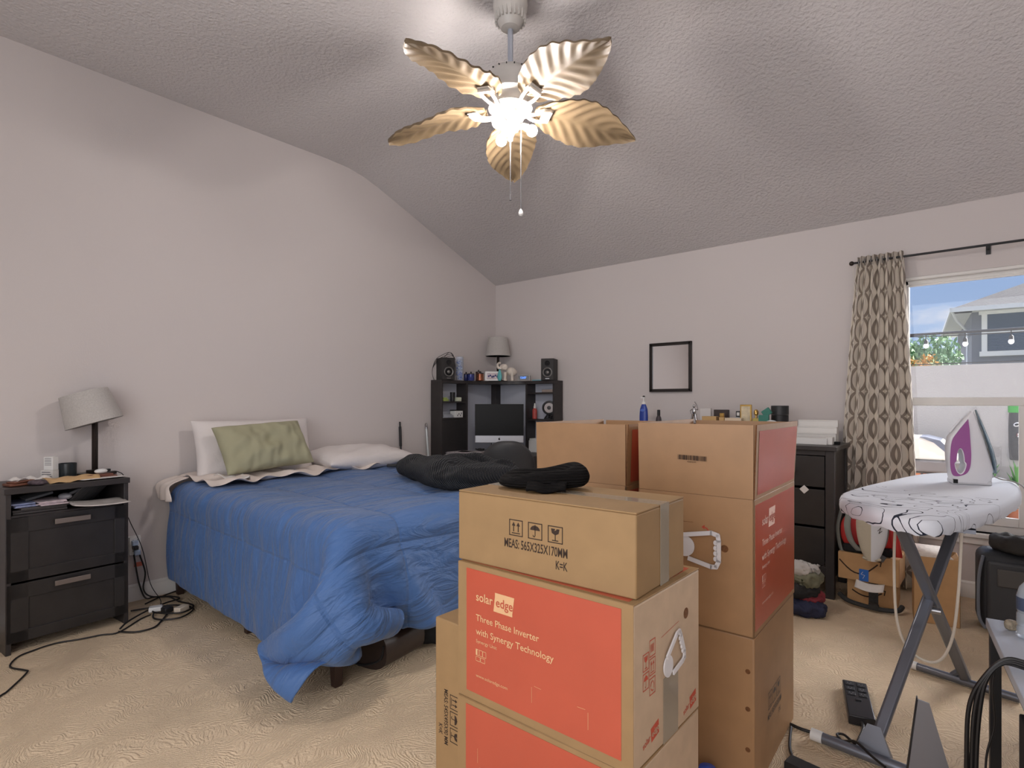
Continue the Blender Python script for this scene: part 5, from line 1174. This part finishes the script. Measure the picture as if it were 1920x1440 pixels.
pts = [(.065, 3.34, .915), (.09, 3.44, .895), (.115, 3.50, .886), (.14, 3.42, .886), (.16, 3.25, .884), (.165, 3.05, .86), (.165, 2.98, .70), (.155, 2.9, .45), (.15, 2.85, .15), (.16, 2.8, .008), (.24, 2.75, .008)]
o = MB().tube(spline(pts, 8), .0035, 8).build('iron_cord', mat('iron_cord_grey', (150, 144, 138), .6)); on(o, 'grey iron cord running off the right edge of the ironing board down to the floor', 'cord')
pts = [(-.24, 2.62, .80), (-.245, 2.62, .62), (-.235, 2.62, .40), (-.19, 2.62, .295), (-.115, 2.62, .28), (-.07, 2.62, .37), (-.05, 2.62, .55), (-.04, 2.62, .80)]
o = MB().tube(spline(pts, 8), .005, 8).build('hanging_cord', mat('ivory_cord', (216, 206, 190), .5)); on(o, 'white cord hanging in a loop below the ironing board', 'cord')
# dress things under the board: boxes, red bag, cap
AMZ = mat('parcel_cardboard', (190, 152, 110), .85, var=.06, vs=14, spec=.15)
def parcel(loc, rz, w, d, h, label, kind):
    P = thing('parcel_box', label, 'cardboard box', loc, rz, 'parcels under the red bag')
    MB().box(0, w, 0, d, 0, h).build('carton_body', AMZ, P, bevel=.003)
    g = MB(); T = fr(0, -.0008, 0)
    P_l = [(.03+.15*i/10, .085-.035*math.sin(PI*(i/10)*.9+.2)) for i in range(11)] if kind == 0 else [(.01+.2*i/10, .115-.07*math.sin(PI*(i/10))) for i in range(11)]
    line2(g, P_l, .008, T)
    x, z = P_l[-1]
    line2(g, [(x-.0, z+.022), (x+.02, z+.02), (x+.016, z-.005)], .006, T)
    g.build('printed_arrow', INKD, P, smooth=0)
    if kind == 0:
        MB().box(.115, .165, -.0022, -.001, 0, h).build('printed_tape', mat('dark_tape', (58, 60, 62), .35, var=.3, vs=90), P, smooth=0)
        g = MB(); T = fr(0, -.003, 0)
        for i in range(3): rect2(g, .122+.012*i, h-.022, .129+.012*i, h-.012, T)
        rect2(g, .12, h-.035, .158, h-.03, T); g.build('tape_marks', PAPER, P, smooth=0)
    else:
        MB().cb((.14, -.0015, .04), (.05, .002, .072)).build('blue_tape', mat('painter_tape', (40, 104, 190), .6), P)
        g = MB(); line2(g, [(.135, .06), (.125, .045), (.145, .04), (.135, .02)], .002, fr(0, -.003, 0)); g.build('tape_writing', PAPER, P, smooth=0)
    return P
parcel((-.625, 4.06, 0), 2, .262, .26, .145, 'brown parcel carton with curved arrow and dark tape, bottom one under the red bag', 0)
parcel((-.672, 4.04, .1455), -1.5, .320, .28, .165, 'brown parcel carton with blue tape, directly under the red bag', 1)
rb = thing('red_backpack', 'red and grey backpack with black straps lying on the parcels beside the dresser', 'backpack', (-.515, 4.17, .311), 0)
RED = mat('red_nylon', (196, 54, 52), .6, bump=.3, bs=30, bdist=.008); GS = mat('grey_strap', (140, 142, 136), .8)
o = blob(0, 0, .30, .22, .26, 41, 44, 4).build('bag_body', RED, rb, smooth=180); weld(o)
MB().box(-.135, .13, -.118, .07, .0, .05).build('black_base', BLKM, rb, bevel=.015, seg=3)
def strap(P, wd, m_, name='strap', ax=(1, 0, 0)):
    S = spline(P, 6); g = MB(); k = len(S)
    g.v = [tuple(p+Vector(ax)*s_*wd/2) for p in S for s_ in (-1, 1)]; g.f = [(2*i, 2*i+1, 2*i+3, 2*i+2) for i in range(k-1)]; g.mi = [0]*(k-1)
    return g.build(name, m_, rb, solid=.008, smooth=60)
strap([(-.10, -.10, .25), (-.105, -.14, .17), (-.085, -.14, .08), (-.04, -.13, .02)], .035, GS)
strap([(.10, -.10, .24), (.10, -.135, .14), (.08, -.13, .06), (.04, -.13, .02)], .022, GS)
strap([(-.15, -.06, .25), (-.165, -.09, .15), (-.155, -.09, .04), (-.13, -.1, -.03)], .02, GS)
strap([(.13, -.09, .25), (.135, -.13, .15), (.15, -.125, .06), (.155, -.11, .01)], .045, RED)
strap([(-.09, -.09, .255), (-.05, -.12, .262), (.0, -.12, .255)], .02, BLKM, 'handle', (0, 0, 1))
MB().cb((.07, -.14, .0), (.05, .01, .04), (0, .5, 0)).build('buckle', mat('buckle_grey', (90, 94, 98), .4), rb, bevel=.003)
cap_ = thing('cap', 'white and beige cap hanging in front of the red backpack', 'cap', (-.485, 3.985, .295), 0)
def capf(u, v):
    a = u*PI*2; z = v*.285; w_ = .082*(math.sin(min(1, .12+v*1.15)*PI/2)**.6)*(1 if v < .8 else 1-.12*(v-.8)/.2)
    return (w_*math.cos(a), .032*math.sin(a)*(1-.2*v)*(1 if v > .06 else .8), z)
CPM = bpy.data.materials.get('capw') or mat('cap_white', (222, 226, 232), .8, bump=.3, bs=20, bdist=.01); CPB = mat('cap_beige', (196, 188, 168), .9, bump=.5, bs=30, bdist=.01)
o = MB().surf(capf, 40, 16, cu=True).build('crown', [CPM, CPB], cap_, smooth=180)
for p in o.data.polygons:
    if p.center.x < .0: p.material_index = 1
MB().ball((0, 0, .012), (.05, .027, .016), 16).build('sweatband', CPB, cap_)
g = MB(); line2(g, [(.035, .19), (.05, .21), (.04, .175), (.055, .19)], .003, fr(0, -.0285, 0)); g.build('embroidery', INKD, cap_, smooth=0)
o = MB().surf(lambda u, v: ((u-.5)*.15, (v-.5)*.06-.02*math.sin(PI*u), .004*math.sin(u*4)), 10, 6).build('white_card', PAPER, loc=(-.50, 4.012, .135), rot=(rad(38), 0, rad(-4)), solid=.002)
on(o, 'white card sticking out between the two parcels', 'card')
o = MB().tube(spline([(-.66, 4.02, .05), (-.60, 3.97, .03), (-.46, 3.945, .022), (-.36, 3.97, .024), (-.335, 4.02, .04)], 6), .014, 8).cb((-.47, 3.945, .03), (.05, .03, .03)).build('luggage_strap', mat('strap_black', (46, 46, 46), .7)); on(o, 'dark padded strap with a buckle on the carpet in front of the parcels', 'strap')
hg = thing('clothes_hanger', 'small white hanger with a pink clip hanging beside the red backpack', 'hanger', (-.335, 4.10, .34))
MB().tube(spline([(0, 0, .18), (-.02, 0, .24), (0, 0, .27), (.02, 0, .25)], 4), .003, 6).tube([(0, 0, .18), (-.04, 0, .10), (.05, 0, .02)], .005, 6).build('hook', WHT, hg)
MB().cb((-.01, -.01, .235), (.03, .012, .035), (0, .4, 0)).build('clip', mat('pink_clip', (232, 120, 140), .5), hg, bevel=.002)
# tall open carton and suitcase
tb = thing('open_cardboard_box', 'tall narrow open carton with a printed flap standing below the window sill', 'cardboard box', (-.275, 3.935, 0), 6, 'cartons by the window')
w, d, h = .21, .215, .375
MB().box(0, w, 0, .005, 0, h).box(0, w, d-.005, d, 0, h).box(0, .005, 0, d, 0, h).box(w-.005, w, 0, d, 0, h).box(0, w, 0, d, 0, .005).build('carton_body', AMZ, tb, bevel=.002)
g = MB().add([(.002, .0, h+.001), (w*.86, .0, h+.001), (w*.62, .16, h+.035), (-.012, .17, h+.035)], [(0, 1, 2, 3)]); g.build('printed_flap', mat('printed_flap_paper', (222, 210, 198), .8, var=.12, vs=60), tb, solid=.003)
g = MB().add([(w, .01, h), (w, d-.01, h), (w-.06, d-.02, h-.07), (w-.06, .02, h-.07)], [(0, 1, 2, 3)]); g.build('inner_flap', AMZ, tb, solid=.003)
sc_ = thing('suitcase', 'black soft suitcase with a front pocket standing under the window', 'suitcase', (.012, 3.93, 0), 4)
SUI = mat('suitcase_fabric', (40, 42, 46), .6, bump=.3, bs=60, bdist=.003)
MB().box(0, .60, .03, .27, .02, .44).build('shell', SUI, sc_, bevel=.05, seg=4)
MB().box(.035, .55, .008, .04, .05, .40).build('front_pocket', mat('suitcase_panel', (56, 58, 62), .55), sc_, bevel=.02, seg=3)
MB().box(.075, .34, -.002, .012, .27, .365).build('small_pocket', mat('suitcase_flap', (78, 76, 74), .6), sc_, bevel=.008)
MB().tube(spline([(.02, .035, .42), (.002, .03, .30), (.002, .03, .1), (.03, .03, .03)], 5), .008, 8).build('piping', mat('piping_grey', (110, 116, 126), .4), sc_)
for x in (.06, .54): MB().lathe([(.02, -.012), (.022, 0), (.02, .012)], n=16, T=Matrix.Translation((x, .14, .023)) @ Matrix.Rotation(rad(90), 4, 'X')).build('wheel', BLKM, sc_)
o = blob(0, 0, .36, .20, .10, 52, 44).build('jacket', mat('dark_olive_cloth', (52, 50, 48), .85, bump=.3, bs=14, bdist=.02), loc=(.25, 4.07, .435), rot=(0, 0, .1), smooth=180); weld(o); crumple(o, 10, .02)
tag(o, 'crumpled dark jacket lying on top of the suitcase', 'jacket')
# clothes pile
for i, (c, l, dx, dy, z, L, W2, Hh, lab) in enumerate((
        ('navy_cloth', (44, 48, 74), .02, -.03, 0, .20, .22, .07, 'navy garment at the bottom of the clothes pile behind the tall cartons'),
        ('crimson_cloth', (140, 52, 62), .015, .02, .05, .17, .16, .06, 'dark red garment in the lower part of the clothes pile'),
        ('striped_black_cloth', (40, 40, 42), -.02, .0, .09, .19, .20, .08, 'black ribbed garment in the middle of the clothes pile'),
        ('olive_cloth', (122, 122, 102), .01, .01, .155, .17, .19, .08, 'olive green garment near the top of the clothes pile'),
        ('white_cloth', (196, 192, 188), -.01, .0, .22, .16, .17, .06, 'white and navy garment on top of the clothes pile'))):
    o = blob(0, 0, L, W2, Hh*1.25, 60+i, 72, 2.4).build('garment', mat(c, l, .85, bump=.4, bs=12, bdist=.03), loc=(-.795+dx, 3.70+dy, z), rot=(0, 0, i*1.1), smooth=180); weld(o); crumple(o, 15, .016); tag(o, lab, 'clothing', 'pile of clothes on the carpet')
o = MB().cb((0, 0, 0), (.04, .003, .04), (0, rad(45), 0)).build('paper_slip', PAPER, loc=(-.862, 4.02, .685)); on(o, 'white slip of paper sticking out of a dresser drawer', 'paper')

# ------------------------------------------------------------------ side desk at the right edge
sdk = thing('side_desk', 'low desk with a grey-white wood top and black legs at the right edge', 'desk', (.024, 2.385, 0), 6)
DT = mat('washed_wood_top', (176, 182, 192), .35, bump=.35, wave=(9, 3, 'X'), bdist=.002)
MB().box(0, .62, -1.02, 0, .522, .55).build('desk_top', DT, sdk, bevel=.002)
for x, y in ((.02, -.03), (.60, -.03), (.02, -1.0), (.60, -1.0)): MB().box(x-.014, x+.014, y-.014, y+.014, 0, .521).build('leg', BLK, sdk, bevel=.002)
MB().box(.01, .03, -1.0, -.03, .495, .521).box(.59, .61, -1.0, -.03, .495, .521).build('frame_rail', BLK, sdk)
pu = thing('storage_cube', 'black storage cube with a cardboard insert standing under the side desk', 'storage', (.13, 1.55, 0), 6)
MB().box(0, .32, 0, .42, 0, .44).build('cube_body', BLKM, pu, bevel=.004); MB().box(-.004, 0, .05, .28, .16, .40).build('cardboard_insert', KRAFT2, pu)
wbp = thing('water_bottle', 'clear plastic water bottle standing on the side desk', 'bottle', (.125, 2.255, .5505))
MB().lathe([(.024, 0), (.032, .004), (.0325, .03), (.029, .036), (.0325, .042), (.0325, .07), (.029, .076), (.0325, .082), (.0325, .125), (.026, .15), (.013, .168), (.013, .182)], n=30).build('bottle_body', mat('clear_pet', (196, 206, 214), .06, alpha=.45, spec=1), wbp)
MB().lathe([(.033, .084), (.033, .122)], n=30).build('label', mat('bottle_label', (70, 84, 110), .4, alpha=.85), wbp)
MB().lathe([(.0145, .176), (.0145, .192), (0, .193)], n=20).build('cap', WHT, wbp)
o = blob(0, 0, .035, .025, .035, 71, 20, 1.6).build('wrapper', mat('tan_wrapper', (150, 138, 118), .6, var=.4, vs=90, bump=1, bs=60, bdist=.01), loc=(.083, 2.30, .5505), smooth=180); weld(o); tag(o, 'small tan crumpled wrapper beside the water bottle', 'wrapper')
g = thing('cable_bundle', 'bundle of black cables hanging over the left edge of the side desk', 'cables', (.05, 1.95, .55))
for i, dx in enumerate((0, .010, .022)):
    MB().tube(spline([(.16, .02, .012+.006*i), (.06, .015, .014+.006*i), (.01, .01, .016+.004*i), (-.026-dx*.3, .0, -.03), (-.042-dx, -.0, -.12), (-.05-dx*.9, .0, -.28), (-.05-dx, .0, -.54)], 7), .0055, 8).build('cable', CABLE, g)
MB().tube(spline([(.06, .02, .004), (-.0, .012, .008), (-.016, .01, -.05), (-.012, .02, -.16), (-.03, .02, -.28), (-.02, .02, -.53)], 7), .0028, 8).build('thin_cable', CABLE, g)
# surge protector
ps = thing('power_strip', 'black six-outlet power strip on the carpet beside the ironing board foot', 'power strip', (-.372, 2.665, 0), 13)
MB().box(-.045, .045, -.155, .155, .002, .040).build('housing', mat('strip_black', (40, 40, 44), .35), ps, bevel=.004)
for x in (-.021, .021):
    for y in (.03, .075, .12):
        s_ = MB().cb((x, y, .0415), (.030, .030, .003)).build('outlet', BLK, ps, bevel=.001)
        MB().cb((x-.006, y+.003, .0433), (.003, .009, .0006)).cb((x+.006, y+.003, .0433), (.003, .009, .0006)).cb((x, y-.008, .0433), (.005, .004, .0006)).build('slot', mat('slot_grey', (120, 120, 124), .6), s_, smooth=0)
MB().cb((0, -.02, .042), (.02, .012, .006)).build('switch', BLK, ps, bevel=.001)
MB().tube(spline([(0, -.155, .02), (.0, -.20, .018), (-.02, -.27, .012), (-.03, -.315, .01)], 6), .006, 8).build('strip_cable', mat('cable_grey', (70, 68, 68), .5), ps)
o = MB().tube(spline([(-.60, 2.345, .007), (-.557, 2.349, .007), (-.502, 2.34, .007), (-.41, 2.354, .007), (-.385, 2.362, .007)], 6), .006, 8).build('extension_lead', CABLE); on(o, 'black lead running from under the cartons towards the power strip', 'cable')
o = MB().tube(spline([(-.23, 2.20, .05), (-.276, 2.243, .05), (-.31, 2.275, .055), (-.335, 2.30, .048), (-.376, 2.345, .012), (-.40, 2.385, .008), (-.38, 2.40, .008), (-.34, 2.36, .01), (-.31, 2.33, .02)], 6), .0045, 8).build('looped_cable', CABLE); on(o, 'black cable looping over the front foot of the ironing board', 'cable')
o = MB().tube(spline([(-.545, 2.33, .007), (-.522, 2.21, .007), (-.502, 2.15, .007), (-.474, 2.101, .012), (-.46, 2.07, .015)], 6), .005, 8).build('adapter_cable', CABLE); on(o, 'black cable leading to the power brick on the carpet beside the cartons', 'cable')
item(MB().box(-.05, .05, -.03, .03, .001, .03), 'power_brick', BLK, 'black power brick on the carpet at the bottom edge beside the cartons', 'adapter', (-.45, 2.075, 0), (0, 0, -.15), bevel=.004)
item(MB().lathe([(.028, 0), (.034, .004), (.034, .05), (.026, .075), (0, .082)], n=24), 'blue_canister', mat('blue_plastic', (60, 90, 190), .35), 'small blue canister on the carpet in the gap between the front and rear carton stacks', 'canister', (-.665, 1.785, 0), bevel=0)
# folded metal bracket
br = thing('metal_bracket', 'upright grey metal wedge-shaped bracket at the bottom right of the photo', 'bracket', (-.085, 2.14, 0), 6)
g = MB(); g.add([(-.09, .0, 0), (-.055, .0, .33), (-.025, .0, .325), (.06, -.0, 0), (-.09, .006, 0), (-.055, .006, .33), (-.025, .006, .325), (.06, .006, 0)], [(0, 1, 2, 3), (7, 6, 5, 4), (0, 4, 5, 1), (1, 5, 6, 2), (2, 6, 7, 3), (3, 7, 4, 0)])
g.build('plate', mat('bracket_grey', (138, 138, 144), .4, .4), br); 
MB().add([(-.09, 0, 0), (-.09, .05, 0), (-.055, .04, .325), (-.055, 0, .33)], [(0, 1, 2, 3)]).build('side_flange', BLK, br, solid=.003)

# ------------------------------------------------------------------ outdoors
CON = mat('patio_concrete', (190, 184, 176), .9, var=.05, vs=3)
o = struct(MB().box(-6, 8, YB+.16, 8.0, -.16, -.06).build('patio', CON, smooth=0))
o = struct(MB().box(-40, 60, 8.15, 90, -.2, -.1).build('ground', mat('lawn', (120, 118, 100), .95, var=.2, vs=1), smooth=0))
FEN = mat('stucco_fence', (164, 161, 158), .9, var=.03, vs=9, bump=.3, bs=60, bdist=.01)
o = struct(MB().box(-5, 7, 8.0, 8.15, -.16, 1.675).build('garden_wall', FEN, smooth=0))
o = MB().box(-4.5, 6.5, 8.04, 8.07, 1.69, 1.70).build('wall_cable', CABLE); on(o, 'thin black line running along the top of the pale garden wall', 'cable')
for x in (-3, 0.9, 4): pass
sl = thing('string_lights', 'black string of bulb lights stretched across the garden view', 'string lights', (-.1, 6.5, 1.89))
MB().tube([(-3, 0, .01), (4, 0, -.012)], .012, 8).tube(spline([(-3, 0, -.02), (-.8, 0, -.005), (.3, 0, -.03), (4, 0, -.03)], 8), .005, 6).build('cable', CABLE, sl)
for x in (-.60, -.26, .025, .335, .66):
    s_ = MB().tube([(x, 0, 0), (x, 0, -.055)], .004, 6).lathe([(.006, 0), (.016, -.012), (.018, -.04)], c=(x, 0, -.05), n=14).build('lamp_holder', CABLE, sl)
    MB().ball((x, 0, -.108), (.021, .021, .025), 14).build('bulb', mat('clear_bulb', (226, 228, 232), .15), s_)
hx, hy = -.123, 27.2
hs = thing('house', 'grey two-storey neighbour house with a hip roof and a white-framed window beyond the garden wall', 'house', (hx, hy, -.1), 3.7)
HG = mat('house_grey_stucco', (112, 116, 126), .9, var=.03, vs=2); HB = mat('house_beige_stucco', (196, 180, 158), .9); SHG = mat('roof_shingles', (72, 70, 69), .9, var=.14, vs=5, bump=.4, bs=14, bdist=.05)
EV = 4.86
MB().box(0, 11, 0, .2, 0, EV).box(0, 11, 9, 9.2, 0, EV).box(10.8, 11, 0, 9.2, 0, EV).build('wall', HG, hs, smooth=0)
MB().box(0, .2, 0.2, 9, 0, EV).build('side_wall', HG, hs, smooth=0)
oh = .62; rz_ = 2.55
MB().add([(-oh, -oh, EV), (11+oh, -oh, EV), (11+oh, 9.2+oh, EV), (-oh, 9.2+oh, EV), (4.9, 4.6, EV+rz_), (6.6, 4.6, EV+rz_)], [(0, 1, 5, 4), (1, 2, 5), (2, 3, 4, 5), (3, 0, 4), (3, 2, 1, 0)]).build('roof', SHG, hs, smooth=0)
MB().box(-oh-.03, 11+oh, -oh-.06, -oh, EV-.14, EV+.02).box(-oh-.06, -oh, -oh-.06, 9.2+oh, EV-.14, EV+.02).build('gutter', mat('gutter_white', (214, 216, 220), .5), hs)
MB().box(-oh, 11+oh, -oh, 0, EV-.12, EV-.10).box(-oh, 0, -oh, 9.2+oh, EV-.12, EV-.10).build('soffit', mat('soffit_white', (206, 208, 210), .7), hs, smooth=0)
wn = MB(); x0, x1, z0, z1 = .44, 1.62, 3.25, 4.62
wn.box(x0-.16, x0, -.08, 0, z0-.12, z1+.12).box(x1, x1+.16, -.08, 0, z0-.12, z1+.12).box(x0-.24, x1+.24, -.1, 0, z1, z1+.18).box(x0-.22, x1+.22, -.1, 0, z0-.18, z0).box(x0, x1, -.05, 0, 3.9, 3.97)
wf = wn.build('window_frame', WHT, hs)
MB().box(x0, x1, -.03, -.01, z0, z1).build('pane', mat('house_pane', (36, 62, 84), .12), wf, smooth=0)
g = MB()
for i in range(11): g.box(x0+.04, x1-.04, -.038, -.032, z0+.05+i*.055, z0+.07+i*.055)
g.build('blind', mat('blind_blue', (52, 82, 112), .5), wf, smooth=0)
MB().tube([(-.6, -.5, EV-.1), (-.45, -.1, EV-.4), (-.25, .3, EV-.6), (-.10, .5, EV-.8), (-.10, .5, .1)], .045, 8).build('downspout', mat('gutter_white', (214, 216, 220), .5), hs)
MB().add([(1.7, -3.2, 2.65), (8, -3.2, 2.65), (8, 0, 3.9), (3.4, 0, 3.9), (1.7, -3.2, 2.6), (8, -3.2, 2.6), (8, 0, 2.6), (1.7, 0, 2.6)], [(0, 1, 2, 3), (4, 5, 6, 7), (0, 3, 7, 4)]).build('porch_roof', SHG, hs, smooth=0)
# tree of leaf cards in clusters
def tree(name, label, loc, rx, rz0, nleaf, ls, cols, seed, trunk):
    t_ = thing(name, label, 'tree', loc); r = random.Random(seed); g = MB()
    cen = [(r.uniform(-.62, .62)*rx, r.uniform(-.5, .5)*rx, r.uniform(-.4, .6)*rz0) for _ in range(16)]
    for i in range(nleaf):
        c = r.choice(cen); v_ = Vector((r.gauss(0, 1), r.gauss(0, 1), r.gauss(0, 1))).normalized()*r.uniform(.55, 1)*rx*.42
        p = Vector(c)+v_; s_ = ls*r.uniform(.6, 1.3); R = Euler((r.uniform(0, 6), r.uniform(0, 6), r.uniform(0, 6))).to_matrix()
        n0 = len(g.v); g.v += [tuple(p+R @ Vector(q)*s_) for q in ((-1, 0, 0), (0, -.5, .1), (1, 0, 0), (0, .5, .1))]; g.f.append((n0, n0+1, n0+2, n0+3)); g.mi.append(0 if r.random() < .6 else 1)
    g.build('foliage', cols, t_, smooth=0, recalc=False)
    tk = MB().tube([(0, 0, -trunk), (.05, 0, -trunk*.5), (0, 0, 0)], [rx*.10, rx*.08, rx*.05], 8)
    for c in cen[:6]: tk.tube([(0, 0, -.3*rx), c], [rx*.04, rx*.015], 6)
    tk.build('trunk', mat('bark', (96, 80, 66), .9), t_)
LG = [mat('leaf_green', (84, 122, 82), .6), mat('leaf_pale', (126, 158, 118), .6)]
tree('tree', 'leafy green tree rising behind the garden wall left of the house', (-1.30, 17.6, 1.95), 1.35, .9, 6500, .07, LG, 3, 2.4)
tree('shrub', 'reddish yellow shrub at the left foot of the tree behind the garden wall', (-.86, 12.4, 1.86), .40, .22, 900, .045, [mat('leaf_amber', (190, 140, 60), .6), mat('leaf_olive', (110, 120, 60), .6)], 5, 2.05)
# covered grill
gr = thing('barbecue_grill', 'covered barbecue grill with wooden cabinet doors standing by the garden wall', 'grill', (-.13, 7.15, -.06), 0)
MB().box(-.85, 0, 0, .55, .02, .60).build('cabinet', mat('dark_grill_metal', (66, 58, 54), .5), gr, bevel=.01)
for x in (-.83, -.56, -.29): MB().box(x, x+.25, -.012, 0, .06, .58).build('cabinet_door', mat('cedar_wood', (176, 104, 62), .6, var=.25, vs=12, bump=.2, wave=(10, 3, 'X'), bdist=.004), gr, bevel=.004)
MB().box(-.9, .04, -.04, .58, .60, .72).build('side_shelf', mat('grill_shelf', (104, 98, 96), .5), gr, bevel=.02)
P = [(-.88, .72), (.03, .72), (-.03, .82), (-.14, .92), (-.30, .955), (-.70, .955), (-.82, .90), (-.88, .80)]
MB().prism([(x, z) for x, z in P], .56, T=Matrix.Translation((0, .54, 0)) @ FRONT).build('grill_cover', mat('cover_canvas', (206, 200, 190), .8, var=.08, vs=8), gr, bevel=.03, seg=3)
MB().prism([(-.27, .958), (-.15, .925), (-.04, .80), (-.10, .80), (-.20, .90), (-.32, .958)], .57, T=Matrix.Translation((0, .545, 0)) @ FRONT).build('cover_stripe', mat('cover_navy', (96, 100, 112), .8), gr)
# plants by the wall
def potted(loc, label, seed, n_, hgt, flower=False):
    t_ = thing('potted_plant', label, 'plant', loc, 0, 'potted plants on the patio'); r = random.Random(seed)
    MB().lathe([(.09, 0), (.13, .02), (.15, .24), (.16, .26), (.135, .26), (.12, .22), (0, .21)], n=24).build('pot', mat('terracotta', (150, 96, 72), .8), t_)
    g = MB()
    for i in range(n_):
        a = r.uniform(0, 6.28); L = hgt*r.uniform(.6, 1.05); sp_ = r.uniform(.05, .15); wd = .022
        P = [Vector((.03*math.cos(a), .03*math.sin(a), .21))+Vector((math.cos(a)*sp_*t**1.6, math.sin(a)*sp_*t**1.6, L*(t-.18*t*t*t))) for t in [k/6 for k in range(7)]]
        q = Vector((-math.sin(a), math.cos(a), 0)); n0 = len(g.v)
        for k, p in enumerate(P): w_ = wd*math.sin(PI*min(.97, (k+.6)/6.8)); g.v += [tuple(p-q*w_), tuple(p+q*w_)]
        for k in range(6): g.f.append((n0+2*k, n0+2*k+1, n0+2*k+3, n0+2*k+2)); g.mi.append(i % 2)
    g.build('foliage', [mat('blade_green', (78, 132, 66), .5), mat('blade_dark', (44, 86, 52), .5)], t_, smooth=60, recalc=False)
    if flower: MB().lathe([(.0, .0), (.03, .03), (.015, .10), (0, .14)], c=(.05, -.08, .21+hgt*.8), n=10).build('flower', mat('orange_flower', (226, 150, 60), .5), t_)
potted((.04, 7.45, -.06), 'leafy potted plant seen through the handle of the iron', 4, 34, .62)
potted((.36, 7.55, -.06), 'potted plant with an orange flower just right of the iron', 9, 30, .72, True)
# carved mask on the garden wall
mk_ = thing('wall_mask', 'tall dark carved wooden mask with painted eyes and teeth on the garden wall', 'mask', (.385, 7.999, .93), 0)
DKW = mat('mask_wood', (44, 42, 44), .6, var=.3, vs=30, bump=.5, bs=40, bdist=.01)
def maskf(u, v):
    a = PI*(u-.5); z = .29*(1-2*v); w_ = .118*(1-.12*abs(2*v-1)**3)
    y = -.07*math.cos(a)*(1-.4*abs(2*v-1)**4)-.018*math.exp(-((z-.0)/.05)**2)*math.cos(a)**4
    return (w_*math.sin(a), y, z)
MB().surf(maskf, 20, 24).box(-.11, .11, -.03, 0, -.28, .28).build('mask_body', DKW, mk_, smooth=60)
MB().surf(lambda u, v: (.122*math.sin(PI*(u-.5)), -.074*math.cos(PI*(u-.5)), .215+.08*v), 16, 4).build('green_crown', mat('bright_green', (50, 150, 50), .6), mk_)
for s_ in (-1, 1):
    T = Matrix.Translation((s_*.052, -.071, .09)) @ Matrix.Rotation(s_*.5, 4, 'Z') @ Matrix.Rotation(s_*.35, 4, 'Y')
    e_ = MB().ball((0, 0, 0), (.034, .008, .022), 16, T=T).build('eye', WHT, mk_); MB().ball((0, -.006, 0), (.020, .006, .012), 12, T=T).build('pupil', BLKM, e_)
MB().ball((0, -.086, -.02), (.06, .014, .034), 16).build('lips', mat('dark_red_paint', (96, 44, 44), .6), mk_)
for row in (0, 1):
    for i in range(5): MB().cb((-.04+.02*i, -.096+abs(i-2)*.003, -.012-.022*row), (.016, .014, .018)).build('tooth', WHT, mk_, bevel=.002)
